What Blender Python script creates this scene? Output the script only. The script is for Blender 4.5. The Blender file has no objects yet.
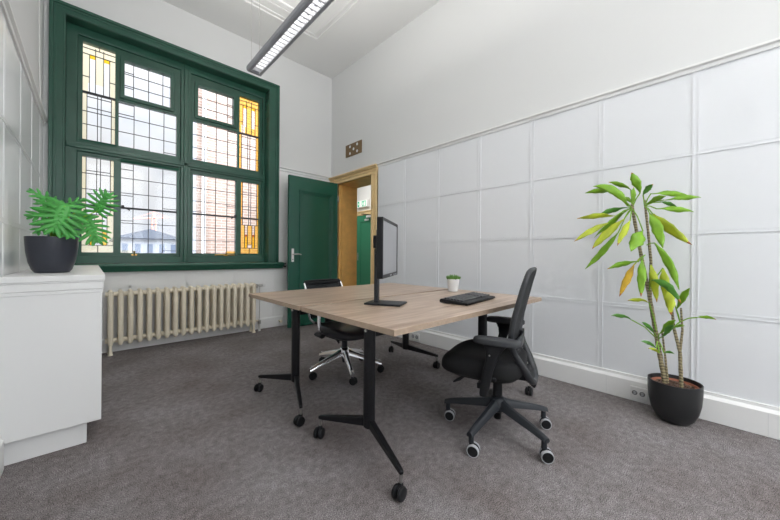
import bpy, bmesh, math, random
from mathutils import Vector, Matrix
R = math.radians
random.seed(11)
scene = bpy.context.scene
COL = scene.collection

# ------------------------------------------------------------------ materials
def new_mat(name):
    m = bpy.data.materials.new(name); m.use_nodes = True
    nt = m.node_tree
    return m, nt, nt.nodes['Principled BSDF']

def mat(name, col, rough=.5, metal=0., noise=0., nscale=40., bump=0., bscale=200., spec=.5, coat=0.):
    m, nt, b = new_mat(name)
    b.inputs['Base Color'].default_value = (*col, 1)
    b.inputs['Roughness'].default_value = rough
    b.inputs['Metallic'].default_value = metal
    b.inputs['Specular IOR Level'].default_value = spec
    b.inputs['Coat Weight'].default_value = coat
    tc = nt.nodes.new('ShaderNodeTexCoord')
    if noise:
        n = nt.nodes.new('ShaderNodeTexNoise'); n.inputs['Scale'].default_value = nscale
        n.inputs['Detail'].default_value = 4
        r = nt.nodes.new('ShaderNodeValToRGB')
        r.color_ramp.elements[0].position = .3; r.color_ramp.elements[1].position = .7
        r.color_ramp.elements[0].color = (*[c*(1-noise) for c in col], 1)
        r.color_ramp.elements[1].color = (*[min(1, c*(1+noise)) for c in col], 1)
        nt.links.new(tc.outputs['Object'], n.inputs['Vector'])
        nt.links.new(n.outputs['Fac'], r.inputs['Fac'])
        nt.links.new(r.outputs['Color'], b.inputs['Base Color'])
    if bump:
        n2 = nt.nodes.new('ShaderNodeTexNoise'); n2.inputs['Scale'].default_value = bscale
        bp = nt.nodes.new('ShaderNodeBump'); bp.inputs['Strength'].default_value = bump
        bp.inputs['Distance'].default_value = .002
        nt.links.new(tc.outputs['Object'], n2.inputs['Vector'])
        nt.links.new(n2.outputs['Fac'], bp.inputs['Height'])
        nt.links.new(bp.outputs['Normal'], b.inputs['Normal'])
    return m

def glass_mat(name, col, gloss=.06, diffuse=0., dcol=None):
    """thin pane: tinted see-through + a weak reflection, optionally a little milky"""
    m, nt, b = new_mat(name)
    out = nt.nodes['Material Output']
    tr = nt.nodes.new('ShaderNodeBsdfTransparent'); tr.inputs['Color'].default_value = (*col, 1)
    gl = nt.nodes.new('ShaderNodeBsdfGlossy'); gl.inputs['Roughness'].default_value = .05
    mx = nt.nodes.new('ShaderNodeMixShader'); mx.inputs['Fac'].default_value = gloss
    nt.links.new(tr.outputs[0], mx.inputs[1]); nt.links.new(gl.outputs[0], mx.inputs[2])
    last = mx
    if diffuse:
        tl = nt.nodes.new('ShaderNodeBsdfTranslucent'); tl.inputs['Color'].default_value = (*(dcol or col), 1)
        m2 = nt.nodes.new('ShaderNodeMixShader'); m2.inputs['Fac'].default_value = diffuse
        nt.links.new(mx.outputs[0], m2.inputs[1]); nt.links.new(tl.outputs[0], m2.inputs[2])
        last = m2
    nt.links.new(last.outputs[0], out.inputs['Surface'])
    nt.nodes.remove(b)
    return m

def carpet_mat():
    m, nt, b = new_mat('carpet')
    tc = nt.nodes.new('ShaderNodeTexCoord')
    def noise(sc, det):
        n = nt.nodes.new('ShaderNodeTexNoise'); n.inputs['Scale'].default_value = sc; n.inputs['Detail'].default_value = det
        nt.links.new(tc.outputs['Object'], n.inputs['Vector']); return n
    n1 = noise(250, 3); n2 = noise(2.2, 5); n3 = noise(30, 5)
    r1 = nt.nodes.new('ShaderNodeValToRGB')
    e = r1.color_ramp.elements
    e[0].position = .36; e[0].color = (.080, .074, .075, 1)
    e[1].position = .66; e[1].color = (.445, .42, .418, 1)
    nt.links.new(n1.outputs['Fac'], r1.inputs['Fac'])
    r2 = nt.nodes.new('ShaderNodeValToRGB')
    e = r2.color_ramp.elements
    e[0].position = .3; e[0].color = (.74, .68, .66, 1); e[1].position = .72; e[1].color = (1.12, 1.12, 1.14, 1)
    nt.links.new(n2.outputs['Fac'], r2.inputs['Fac'])
    r3 = nt.nodes.new('ShaderNodeValToRGB')
    e = r3.color_ramp.elements
    e[0].position = .3; e[0].color = (.70, .69, .68, 1); e[1].position = .7; e[1].color = (1.1, 1.1, 1.1, 1)
    nt.links.new(n3.outputs['Fac'], r3.inputs['Fac'])
    def mul(a, c):
        x = nt.nodes.new('ShaderNodeMix'); x.data_type = 'RGBA'; x.blend_type = 'MULTIPLY'; x.inputs['Factor'].default_value = 1
        nt.links.new(a, x.inputs[6]); nt.links.new(c, x.inputs[7]); return x.outputs[2]
    nt.links.new(mul(mul(r1.outputs[0], r2.outputs[0]), r3.outputs[0]), b.inputs['Base Color'])
    b.inputs['Roughness'].default_value = .95; b.inputs['Specular IOR Level'].default_value = .15
    bp = nt.nodes.new('ShaderNodeBump'); bp.inputs['Strength'].default_value = .6; bp.inputs['Distance'].default_value = .004
    nt.links.new(n1.outputs['Fac'], bp.inputs['Height']); nt.links.new(bp.outputs[0], b.inputs['Normal'])
    return m

def wood_mat():
    m, nt, b = new_mat('desk_wood')
    tc = nt.nodes.new('ShaderNodeTexCoord')
    mp = nt.nodes.new('ShaderNodeMapping'); mp.inputs['Scale'].default_value = (1.1, 14, 14)
    nt.links.new(tc.outputs['Object'], mp.inputs['Vector'])
    n = nt.nodes.new('ShaderNodeTexNoise'); n.inputs['Scale'].default_value = 2.2; n.inputs['Detail'].default_value = 7; n.inputs['Distortion'].default_value = .5
    nt.links.new(mp.outputs[0], n.inputs['Vector'])
    r = nt.nodes.new('ShaderNodeValToRGB')
    e = r.color_ramp.elements
    e[0].position = .32; e[0].color = (.36, .25, .18, 1)
    e[1].position = .68; e[1].color = (.60, .47, .375, 1)
    nt.links.new(n.outputs['Fac'], r.inputs['Fac']); nt.links.new(r.outputs[0], b.inputs['Base Color'])
    b.inputs['Roughness'].default_value = .33
    return m

def brick_mat():
    m, nt, b = new_mat('pale_brick')
    tc = nt.nodes.new('ShaderNodeTexCoord')
    mp = nt.nodes.new('ShaderNodeMapping'); mp.inputs['Rotation'].default_value = (R(90), 0, 0)
    nt.links.new(tc.outputs['Object'], mp.inputs['Vector'])
    k = nt.nodes.new('ShaderNodeTexBrick'); k.inputs['Scale'].default_value = 1
    k.inputs['Color1'].default_value = (.36, .26, .215, 1); k.inputs['Color2'].default_value = (.43, .32, .27, 1)
    k.inputs['Mortar'].default_value = (.52, .46, .41, 1)
    k.inputs['Brick Width'].default_value = .22; k.inputs['Row Height'].default_value = .07; k.inputs['Mortar Size'].default_value = .009
    nt.links.new(mp.outputs[0], k.inputs['Vector']); nt.links.new(k.outputs['Color'], b.inputs['Base Color'])
    b.inputs['Roughness'].default_value = .9
    return m

def ring_mat():
    """cane bark: narrow dark leaf scars ringing a pale olive stem"""
    m, nt, b = new_mat('ringed_bark')
    tc = nt.nodes.new('ShaderNodeTexCoord')
    w = nt.nodes.new('ShaderNodeTexWave'); w.bands_direction = 'Z'; w.inputs['Scale'].default_value = 17; w.inputs['Distortion'].default_value = 3.5; w.inputs['Detail'].default_value = 3; w.inputs['Detail Scale'].default_value = 3
    r = nt.nodes.new('ShaderNodeValToRGB'); e = r.color_ramp.elements
    e[0].position = .18; e[0].color = (.13, .105, .06, 1); e[1].position = .45; e[1].color = (.33, .28, .16, 1)
    nt.links.new(tc.outputs['Object'], w.inputs['Vector']); nt.links.new(w.outputs['Fac'], r.inputs['Fac']); nt.links.new(r.outputs[0], b.inputs['Base Color'])
    b.inputs['Roughness'].default_value = .8
    return m

def mesh_mat():
    """woven chair netting: fine holes let a little light through"""
    m, nt, b = new_mat('black_mesh')
    b.inputs['Base Color'].default_value = (.012, .013, .016, 1); b.inputs['Roughness'].default_value = .7
    b.inputs['Alpha'].default_value = .86
    return m

M = dict(
    wall=mat('white_plaster', (.765, .77, .765), .75, bump=.12, bscale=60),
    ceiling=mat('ceiling_plaster', (.86, .86, .85), .8, bump=.08, bscale=50),
    panel=mat('white_gloss_panel', (.835, .85, .875), .15),  # bluish daylight reflection put into the white
    trim=mat('white_trim', (.86, .86, .85), .35),
    leftpanel=mat('white_gloss_paint', (.92, .93, .94), .18, bump=.03, bscale=6),
    green=mat('green_gloss_paint', (.024, .100, .066), .27, noise=.08, nscale=5),
    doorgreen=mat('green_door_paint', (.017, .098, .064), .18, noise=.05, nscale=4),
    hallgreen=mat('hall_door_paint', (.05, .29, .16), .3),
    jamb=mat('ochre_wood_grain_paint', (.74, .43, .13), .3, noise=.10, nscale=9),
    casing=mat('ochre_casing_paint', (.84, .62, .32), .3, noise=.06, nscale=9),
    carpet=carpet_mat(), wood=wood_mat(), brick=brick_mat(), netting=mesh_mat(),
    woodedge=mat('desk_edge_band', (.40, .30, .22), .45, noise=.08, nscale=60),
    blackmetal=mat('black_powder_coat', (.007, .007, .009), .38, spec=.35),
    plastic=mat('black_plastic', (.009, .0095, .011), .45, bump=.05, spec=.3),
    greyplastic=mat('dark_grey_plastic', (.021, .024, .029), .42, bump=.05, spec=.35),
    padplastic=mat('soft_grey_armrest', (.036, .038, .042), .55),
    fabric=mat('black_fabric', (.005, .005, .006), .9, bump=.4, bscale=500),
    leather=mat('black_leather', (.018, .018, .024), .33, bump=.1),
    chrome=mat('polished_aluminium', (.80, .80, .82), .18, metal=1),
    steel=mat('brushed_steel', (.55, .54, .52), .3, metal=1),
    brass=mat('brass', (.62, .40, .12), .3, metal=1),
    wheelrim=mat('grey_tread', (.42, .43, .45), .5),
    cream=mat('cream_radiator_paint', (.88, .80, .64), .33),
    potblue=mat('dark_slate_pot', (.030, .034, .048), .32),
    potblack=mat('black_pot', (.017, .018, .019), .42),
    terracotta=mat('terracotta', (.40, .15, .09), .7),
    soil=mat('bark_soil', (.11, .065, .045), .95, noise=.5, nscale=70, bump=.8, bscale=90),
    stem=ring_mat(), keycap=mat('charcoal_keycaps', (.060, .062, .068), .38),
    leafg=mat('leaf_green', (.20, .41, .018), .42, noise=.18, nscale=14),
    leafd=mat('leaf_dark_green', (.085, .27, .030), .42, noise=.15, nscale=14),
    leafy=mat('leaf_yellow_green', (.42, .50, .020), .45, noise=.2, nscale=14),
    leafo=mat('leaf_ochre', (.55, .34, .015), .5, noise=.25, nscale=18),
    leafbrown=mat('leaf_brown_tip', (.42, .15, .03), .6),
    philo=mat('philodendron_green', (.065, .36, .060), .32, noise=.2, nscale=14),
    succulent=mat('succulent_green', (.13, .30, .06), .5, noise=.3, nscale=30),
    whiteceramic=mat('white_ceramic', (.80, .80, .79), .3),
    lamp=mat('silver_grey_lamp', (.36, .37, .405), .42),
    louvre=mat('bright_louvre', (.82, .82, .84), .3),
    tube=None,
    screen=mat('matt_screen', (.33, .34, .36), .3),  # pale wall reflection put into the screen's base grey
    lead=mat('lead_came', (.035, .036, .042), .5, metal=.3),
    socket=mat('socket_white', (.78, .78, .77), .3),
    dark=mat('dark_opening', (.01, .01, .01), .8),
    ventwood=mat('brown_grille', (.20, .125, .055), .55, noise=.12, nscale=20),
    signwhite=None, signgreen=None,
    ground=mat('paving', (.35, .34, .33), .9, noise=.1, nscale=2),
    rooftile=mat('slate_roof', (.11, .13, .165), .7, noise=.15, nscale=1.5),
    house=mat('pale_render', (.36, .39, .43), .8),
    winglass=mat('dark_window_glass', (.16, .20, .27), .15),
    crane=mat('red_crane_paint', (.75, .33, .27), .5),
    clear=glass_mat('clear_leaded_glass', (.93, .94, .95), .05),
    glare_amber=glass_mat('glare_paled_amber_glass', (.93, .86, .64), .05, .10, (1., .92, .68)),  # amber glass with the sky's glare put into its paler colour
    amber=glass_mat('amber_cathedral_glass', (.97, .66, .18), .05, .22, (1., .62, .12)),
    yellow=glass_mat('yellow_glass', (.97, .62, .03), .05, .2, (1., .6, .02)),
    red=glass_mat('red_brown_glass', (.55, .16, .03), .05),
    plain=glass_mat('window_glass', (.95, .96, .96), .05),
)
def emit(name, col, s):
    m, nt, b = new_mat(name)
    b.inputs['Base Color'].default_value = (*col, 1); b.inputs['Emission Color'].default_value = (*col, 1)
    b.inputs['Emission Strength'].default_value = s
    return m
M['tube'] = emit('lamp_tube', (.95, .97, 1.), .8)
M['signwhite'] = emit('sign_white', (.85, .88, .86), .35)
M['signgreen'] = emit('sign_green', (.02, .42, .22), .35)

def chain(o):
    m = Matrix.LocRotScale(o.location, o.rotation_euler, None)
    return chain(o.parent) @ m if o.parent else m

# ------------------------------------------------------------------ mesh builder
class MB:
    def __init__(s):
        s.bm = bmesh.new(); s.mats = []
    def mi(s, m):
        if m not in s.mats: s.mats.append(m)
        return s.mats.index(m)
    def face(s, vs, m):
        try:
            f = s.bm.faces.new(vs); f.material_index = s.mi(m); return f
        except ValueError: return None
    def box(s, x0, x1, y0, y1, z0, z1, m, mtx=None):
        P = [Vector((x, y, z)) for x in (x0, x1) for y in (y0, y1) for z in (z0, z1)]
        if mtx: P = [mtx @ p for p in P]
        v = [s.bm.verts.new(p) for p in P]
        for q in ((0,1,3,2), (4,6,7,5), (0,4,5,1), (2,3,7,6), (0,2,6,4), (1,5,7,3)):
            s.face([v[i] for i in q], m)
        return s
    def rings(s, rings, m, cap0=True, cap1=True, closed=True):
        rv = [[s.bm.verts.new(p) for p in r] for r in rings]
        n = len(rings[0])
        for a, b in zip(rv, rv[1:]):
            for i in range(n if closed else n-1):
                j = (i+1) % n
                s.face([a[i], a[j], b[j], b[i]], m)
        if closed and cap0: s.face(rv[0][::-1], m)
        if closed and cap1: s.face(rv[-1], m)
        return s
    def tube(s, pts, rad, m, n=10, flat=1., up=None):
        """tube along a path; rad one number or one per point; flat squashes the second axis"""
        pts = [Vector(p) for p in pts]
        if not hasattr(rad, '__len__'): rad = [rad]*len(pts)
        rings = []; prev = None
        for i, p in enumerate(pts):
            t = (pts[min(i+1, len(pts)-1)] - pts[max(i-1, 0)])
            if t.length < 1e-9: t = Vector((0, 0, 1))
            t.normalize()
            if prev is None:
                ref = Vector(up) if up else (Vector((0, 0, 1)) if abs(t.z) < .9 else Vector((1, 0, 0)))
                a = t.cross(ref).normalized()
            else:
                a = (prev - t*prev.dot(t)).normalized()
            prev = a; b = t.cross(a)
            rings.append([p + (a*math.cos(k*2*math.pi/n) + b*math.sin(k*2*math.pi/n)*flat)*rad[i] for k in range(n)])
        return s.rings(rings, m)
    def cyl(s, p0, p1, r0, m, r1=None, n=16):
        return s.tube([p0, p1], [r0, r0 if r1 is None else r1], m, n)
    def lathe(s, prof, m, c=(0, 0, 0), n=32, cap0=True, cap1=True):
        c = Vector(c)
        return s.rings([[c + Vector((r*math.cos(k*2*math.pi/n), r*math.sin(k*2*math.pi/n), z)) for k in range(n)] for r, z in prof], m, cap0, cap1)
    def prism(s, poly, axis, a0, a1, m):
        """polygon of 2D points extruded along an axis (0,1,2) from a0 to a1"""
        def P(q, a):
            r = list(q); r.insert(axis, a); return r
        return s.rings([[P(q, a0) for q in poly], [P(q, a1) for q in poly]], m)
    def ball(s, c, r, m, n=12, sc=(1, 1, 1)):
        c = Vector(c); k = n//2
        rr = []
        for i in range(k+1):
            t = math.pi*i/k; q = max(math.sin(t), .02)
            rr.append([c + Vector((r*q*math.cos(j*2*math.pi/n)*sc[0], r*q*math.sin(j*2*math.pi/n)*sc[1], r*math.cos(t)*sc[2])) for j in range(n)])
        return s.rings(rr, m)
    def grid(s, xs, zs, keep, y0, y1, m):
        """upright plate in the XZ plane with holes: cells (xs x zs) for which keep(xc,zc) is True"""
        xs = sorted(set(xs)); zs = sorted(set(zs))
        K = {(i, j): keep((xs[i]+xs[i+1])/2, (zs[j]+zs[j+1])/2) for i in range(len(xs)-1) for j in range(len(zs)-1)}
        V = {}
        def v(i, j, y):
            k = (i, j, y)
            if k not in V: V[k] = s.bm.verts.new((xs[i], y, zs[j]))
            return V[k]
        for (i, j), on in K.items():
            if not on: continue
            s.face([v(i,j,y0), v(i+1,j,y0), v(i+1,j+1,y0), v(i,j+1,y0)], m)
            s.face([v(i,j,y1), v(i,j+1,y1), v(i+1,j+1,y1), v(i+1,j,y1)], m)
            if not K.get((i-1, j)): s.face([v(i,j,y0), v(i,j+1,y0), v(i,j+1,y1), v(i,j,y1)], m)
            if not K.get((i+1, j)): s.face([v(i+1,j,y0), v(i+1,j,y1), v(i+1,j+1,y1), v(i+1,j+1,y0)], m)
            if not K.get((i, j-1)): s.face([v(i,j,y0), v(i,j,y1), v(i+1,j,y1), v(i+1,j,y0)], m)
            if not K.get((i, j+1)): s.face([v(i,j+1,y0), v(i+1,j+1,y0), v(i+1,j+1,y1), v(i,j+1,y1)], m)
        return s
    def xform(s, mtx):
        bmesh.ops.transform(s.bm, matrix=mtx, verts=s.bm.verts[:]); return s
    def build(s, name, parent=None, world=True, bevel=0., seg=2, smooth=True, solid=0., sub=0, ang=.7):
        bmesh.ops.recalc_face_normals(s.bm, faces=s.bm.faces[:])
        if smooth:
            for f in s.bm.faces: f.smooth = True
            for e in s.bm.edges:
                if len(e.link_faces) == 2 and e.calc_face_angle(0) > ang: e.smooth = False
        if parent and world: bmesh.ops.transform(s.bm, matrix=chain(parent).inverted(), verts=s.bm.verts[:])
        me = bpy.data.meshes.new(name); s.bm.to_mesh(me); s.bm.free()
        for m in s.mats: me.materials.append(M[m])
        o = bpy.data.objects.new(name, me); COL.objects.link(o)
        if parent: o.parent = parent
        if solid:
            d = o.modifiers.new('solid', 'SOLIDIFY'); d.thickness = solid; d.offset = 0
        if sub:
            d = o.modifiers.new('sub', 'SUBSURF'); d.levels = sub; d.render_levels = sub
        if bevel:
            d = o.modifiers.new('bevel', 'BEVEL'); d.width = bevel; d.segments = seg; d.limit_method = 'ANGLE'; d.angle_limit = R(40)
        return o

def thing(name, label, cat, loc=(0, 0, 0), rz=0, group=None):
    o = bpy.data.objects.new(name, None); COL.objects.link(o)
    o.empty_display_size = .1
    o.location = loc; o.rotation_euler = (0, 0, rz)
    o['label'] = label; o['category'] = cat
    if group: o['group'] = group
    return o
def tag(o, label, cat, group=None):
    o['label'] = label; o['category'] = cat
    if group: o['group'] = group
    return o
def struct(o):
    o['kind'] = 'structure'; return o
def copy_tree(o, parent=None):
    c = o.copy(); COL.objects.link(c)
    if parent: c.parent = parent
    for ch in list(o.children): copy_tree(ch, c)
    return c

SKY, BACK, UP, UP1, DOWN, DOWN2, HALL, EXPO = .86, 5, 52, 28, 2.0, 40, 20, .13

# ================================================================== THE ROOM
XL, XR, YF, YB, ZC = -.335, 2.922, 4.508, -2.5, 4.015
WO, WZ = (-.19, 1.856), (.93, 3.43)            # window hole in the far wall
DY, DZ = (3.43, 4.285), 2.21                     # door hole in the right wall
JX = 3.29                                        # far face of the thick right wall

struct(MB().box(XL-.2, JX, YB-.2, YF+.25, -.15, 0, 'carpet').build('floor'))
struct(MB().box(XL-.2, JX, YB-.2, YF+.25, ZC, ZC+.2, 'ceiling').build('ceiling'))
b = MB()
b.grid([XL-.2, WO[0], WO[1], XR], [0, WZ[0], WZ[1], ZC], lambda x, z: not (WO[0] < x < WO[1] and WZ[0] < z < WZ[1]), YF, YF+.25, 'wall')
struct(b.build('wall_far', smooth=False))
b = MB()
b.grid([YB-.2, DY[0], DY[1], YF+.25], [0, DZ, ZC], lambda y, z: not (DY[0] < y < DY[1] and z < DZ), -JX, -XR, 'wall')
b.xform(Matrix(((0, -1, 0, 0), (1, 0, 0, 0), (0, 0, 1, 0), (0, 0, 0, 1))))
struct(b.build('wall_right', smooth=False))
struct(MB().box(XL-.2, XL, YB, YF, 0, ZC, 'wall').build('wall_left'))
BW = [(-.1, 1.2), (1.4, 2.7)]  # two window openings added behind the camera to let in more light
b = MB()
b.grid([XL-.2, BW[0][0], BW[0][1], BW[1][0], BW[1][1], XR], [0, .9, 3.6, ZC], lambda x, z: not (.9 < z < 3.6 and any(a < x < c for a, c in BW)), YB-.2, YB, 'wall')
struct(b.build('wall_back', smooth=False))
for k, (a, c) in enumerate(BW):
    b = MB()
    m_ = (a+c)/2
    b.grid([a, a+.06, m_-.03, m_+.03, c-.06, c], [.9, .96, 2.3, 2.36, 3.54, 3.6],
           lambda x, z: x < a+.06 or x > c-.06 or abs(x-m_) < .03 or z < .96 or z > 3.54 or 2.3 < z < 2.36, YB-.12, YB-.06, 'trim')
    w = struct(b.build('window_%d' % (k+2)))  # unseen window, added for its light
    MB().box(a+.06, c-.06, YB-.092, YB-.088, .96, 3.54, 'plain').build('pane', w)

# ---- panelling: square white panels divided by slim strips, cap rail on top, trunking at the floor
RAILS = (.69, 1.226, 1.754)
CAP = 2.33
PY = [.115 + .5365*k for k in range(-4, 6)]
def strip_v(b, x, y, z0, z1, side, m):
    """vertical strip on a side wall: a flat fillet with a raised bead"""
    k = .8 if side > 0 else .2
    b.box(*sorted((x, x-side*.003*k)), y-.015, y+.015, z0, z1, m)
    for s in (-1, 1): b.box(*sorted((x, x-side*.006*k)), y+s*.014-.0035, y+s*.014+.0035, z0, z1, m)
def strip_h(b, x, z, y0, y1, side, m):
    k = 1 if side > 0 else .6
    b.box(*sorted((x, x-side*.003*k)), y0, y1, z-.012, z+.012, m)
    for s in (-1, 1): b.box(*sorted((x, x-side*.005*k)), y0, y1, z+s*.011-.003, z+s*.011+.003, m)
b = MB()
y1 = 3.312
b.box(XR-.004, XR+.001, YB, y1, .15, CAP, 'panel')
for y in PY: strip_v(b, XR-.004, y, .17, CAP-.03, 1, 'panel')
for z in RAILS: strip_h(b, XR-.004, z, YB, y1, 1, 'panel')
def capprof(x, s):
    return [(x, CAP+.012), (x-s*.030, CAP+.010), (x-s*.030, CAP-.004), (x-s*.016, CAP-.014), (x-s*.014, CAP-.036), (x, CAP-.036)]
def run_y(b, prof, y0, y1, m):
    b.rings([[(p[0], y0, p[1]) for p in prof], [(p[0], y1, p[1]) for p in prof]], m)
def run_x(b, prof, x0, x1, m):
    b.rings([[(x0, p[0], p[1]) for p in prof], [(x1, p[0], p[1]) for p in prof]], m)
run_y(b, capprof(XR, 1), YB, y1, 'trim')
struct(b.build('trim_1', smooth=False))
def baseprof(x, s, d=.032):
    return [(x, .185), (x-s*.012, .185), (x-s*.014, .165), (x-s*d, .146), (x-s*d, .004), (x, .004)]
b = MB(); run_y(b, baseprof(XR-.003, 1), YB, y1, 'trim')
for y in (2.32, 1.58, .60, -.2): b.box(XR-.0365, XR-.03, y-.0015, y+.0015, .01, .142, 'wall')
struct(b.build('baseboard_right', smooth=False))

b = MB()
b.box(XL-.001, XL+.004, YB, YF, .0, CAP, 'leftpanel')
for k in range(0, 12): strip_v(b, XL+.004, YF-.30-.537*k, .17, CAP-.03, -1, 'leftpanel')
for z in RAILS: strip_h(b, XL+.004, z, YB, YF, -1, 'leftpanel')
run_y(b, capprof(XL, -1), YB, YF, 'trim')
struct(b.build('trim_2', smooth=False))
b = MB(); run_y(b, baseprof(XL+.003, -1, .034), YB, 2.397, 'trim'); struct(b.build('baseboard_left', smooth=False))

b = MB()                                          # far wall: right of the window and below it
def fbox(x0, x1, z0, z1, d): b.box(x0, x1, YF-d, YF+.001, z0, z1, 'trim')
fbox(1.99, XR, .1, CAP-.03, .003); fbox(XL, 2.0, .1, .9, .003)
for x in (.321, .860, 1.410): fbox(x-.012, x+.012, .15, .90, .008)
for x in (1.95,): fbox(x-.012, x+.012, .15, .90, .008)
for x in (2.48,): fbox(x-.012, x+.012, .15, CAP-.03, .008)
for z in RAILS[1:]: fbox(2.0, XR, z-.01, z+.01, .008)
fbox(XL, XR, RAILS[0]-.01, RAILS[0]+.01, .008)
run_x(b, [(YF-(p[0]-10), p[1]) for p in [(10, CAP+.035), (10.030, CAP+.032), (10.030, CAP+.016), (10.012, CAP+.004), (10.012, CAP-.022), (10, CAP-.026)]], 2.0, XR, 'trim')
struct(b.build('trim_3', smooth=False))
b = MB(); run_x(b, [(YF-.003-(p[0]-10), p[1]) for p in [(10, .15), (10.018, .15), (10.022, .135), (10.022, .004), (10, .004)]], XL, XR, 'trim')
struct(b.build('baseboard_far', smooth=False))

# ---- stucco frame on the ceiling: nested square mouldings
b = MB()
x0, x1, yy0, yy1 = .28, 2.27, -1.4, 3.86
for off, w, d in ((0, .045, .028), (.075, .025, .016), (.20, .03, .022), (.27, .055, .034)):
    a0, a1, c0, c1 = x0+off, x1-off, yy0+off, yy1-off
    for bx in ((a0, a1, c1-w, c1), (a0, a1, c0, c0+w), (a0, a0+w, c0+w, c1-w), (a1-w, a1, c0+w, c1-w)):
        b.box(*bx, ZC-d*.6, ZC+.001, 'ceiling')
struct(b.build('trim_4', bevel=.008, seg=2))

# ================================================================== WINDOW
b = MB()
cx0, cx1, cz1 = -.298, 2.0, 3.53
def ring_plate(b, o, i, ya, yb, m):
    """flat surround between the outer and inner upright rectangles (x0,x1,z0,z1)"""
    b.grid([o[0], i[0], i[1], o[1]], [o[2], i[2], i[3], o[3]],
           lambda x, z: not (i[0] < x < i[1] and i[2] < z < i[3]), ya, yb, m)
zb = .955
ring_plate(b, (cx0, cx1, zb, cz1), (WO[0], WO[1], zb-.01, WZ[1]), YF-.028, YF+.002, 'green')
ring_plate(b, (cx0, cx1, zb, cz1), (cx0+.028, cx1-.028, zb-.01, cz1-.028), YF-.05, YF-.027, 'green')
ring_plate(b, (cx0+.028, cx1-.028, zb, cz1-.028), (cx0+.05, cx1-.05, zb-.01, cz1-.05), YF-.038, YF-.027, 'green')
ring_plate(b, (WO[0]-.012, WO[1]+.012, zb, WZ[1]+.012), (WO[0], WO[1], zb-.01, WZ[1]), YF-.036, YF-.027, 'green')
ring_plate(b, (WO[0]-.002, WO[1]+.002, .93, WZ[1]+.002), (WO[0]+.003, WO[1]-.003, .92, WZ[1]-.003), YF-.02, YF+.12, 'green')  # reveal lining
win = struct(b.build('window_1', bevel=.004))
# sill board with a rounded nose, running past the surround
b = MB()
pr = [(YF+.13, .955), (YF-.06, .950), (YF-.085, .945), (YF-.092, .925), (YF-.080, .90), (YF-.062, .875), (YF-.058, .858), (YF+.0, .858), (YF+.0, .93), (YF+.13, .93)]
run_x(b, pr, XL+.006, 2.06, 'green')
b.build('window_sill', win, bevel=.003)
YG = 4.68
b = MB()
b.grid([WO[0], -.105, .807, .917, 1.822, WO[1]], [.93, 1.025, 2.13, 2.225, 3.345, WZ[1]],
       lambda x, z: not ((-.105 < x < .807 or .917 < x < 1.822) and (1.025 < z < 2.13 or 2.225 < z < 3.345)), 4.625, 4.73, 'green')
b.build('window_frame', win, bevel=.005)
b = MB()                                          # slim nosing on the crossbar and centre post
b.box(WO[0]+.004, WO[1]-.004, 4.612, 4.626, 2.155, 2.2, 'green'); b.box(.838, .886, 4.612, 4.626, .96, WZ[1]-.004, 'green')
b.build('glazing_bar', win, bevel=.006)

def sash(x0, x1, z0, z1, holes, y0=4.648, y1=4.71):
    xs = [x0, x1]; zs = [z0, z1]
    for h in holes: xs += [h[0], h[1]]; zs += [h[2], h[3]]
    b = MB()
    b.grid(xs, zs, lambda x, z: not any(h[0] < x < h[1] and h[2] < z < h[3] for h in holes), y0, y1, 'green')
    return b.build('sash', win, bevel=.004)
g1 = (-.066, .194, 2.268, 3.298); p2a = (.272, .703, 2.840, 3.232); p2b = (.224, .768, 2.265, 2.772)
g4 = (1.507, 1.777, 2.268, 3.280); p3a = (.996, 1.422, 2.840, 3.222); p3b = (.943, 1.486, 2.268, 2.762)
l1 = (-.066, .186, 1.068, 2.088); l2 = (.248, .775, 1.064, 2.085)
l4 = (1.533, 1.785, 1.070, 2.080); l3 = (.947, 1.466, 1.068, 2.080)
sash(-.105, .807, 2.225, 3.345, [g1, p2a, p2b]); sash(.917, 1.822, 2.225, 3.345, [p3a, p3b, g4])
sash(-.105, .807, 1.025, 2.13, [l1, l2]); sash(.917, 1.822, 1.025, 2.13, [l3, l4])
for p in (p2a, p3a):                              # small opening lights stand proud of the sash
    o = (p[0]-.04, p[1]+.04, p[2]-.04, p[3]+.04)
    b = MB(); ring_plate(b, o, p, 4.630, 4.66, 'green'); b.build('casement', win, bevel=.004)

def leaded(p, cells, vlines, hlines, bars=(), parts=()):
    """one leaded light: panes of clear and coloured glass (cells in 0..1 x 0..1), lead cames, thick bars"""
    x0, x1, z0, z1 = p; W, H = x1-x0, z1-z0
    X = lambda u: x0+u*W
    Z = lambda w: z0+w*H
    us = {0, 1}; ws = {0, 1}
    for c in cells: us |= {c[0], c[1]}; ws |= {c[2], c[3]}
    us = sorted(us); ws = sorted(ws)
    b = MB()
    for i in range(len(us)-1):
        for j in range(len(ws)-1):
            u, w = (us[i]+us[i+1])/2, (ws[j]+ws[j+1])/2
            m = 'clear'
            for c in cells:
                if c[0] < u < c[1] and c[2] < w < c[3]: m = c[4]; break
            v = [b.bm.verts.new((X(a), YG, Z(d))) for a, d in ((us[i], ws[j]), (us[i+1], ws[j]), (us[i+1], ws[j+1]), (us[i], ws[j+1]))]
            b.face(v, m)
    g = b.build('leaded_glass', win, smooth=False)
    b = MB()
    for l in vlines:
        u, w0, w1 = l if isinstance(l, tuple) else (l, 0, 1)
        b.box(X(u)-.0033, X(u)+.0033, YG-.006, YG+.006, Z(w0), Z(w1), 'lead')
    for l in hlines:
        w, u0, u1 = l if isinstance(l, tuple) else (l, 0, 1)
        b.box(X(u0), X(u1), YG-.005, YG+.005, Z(w)-.0033, Z(w)+.0033, 'lead')
    for w in bars:
        b.box(x0-.004, x1+.004, YG-.02, YG+.008, Z(w)-.010, Z(w)+.010, 'lead')
    b.build('lead_cames', g, smooth=False)

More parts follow.
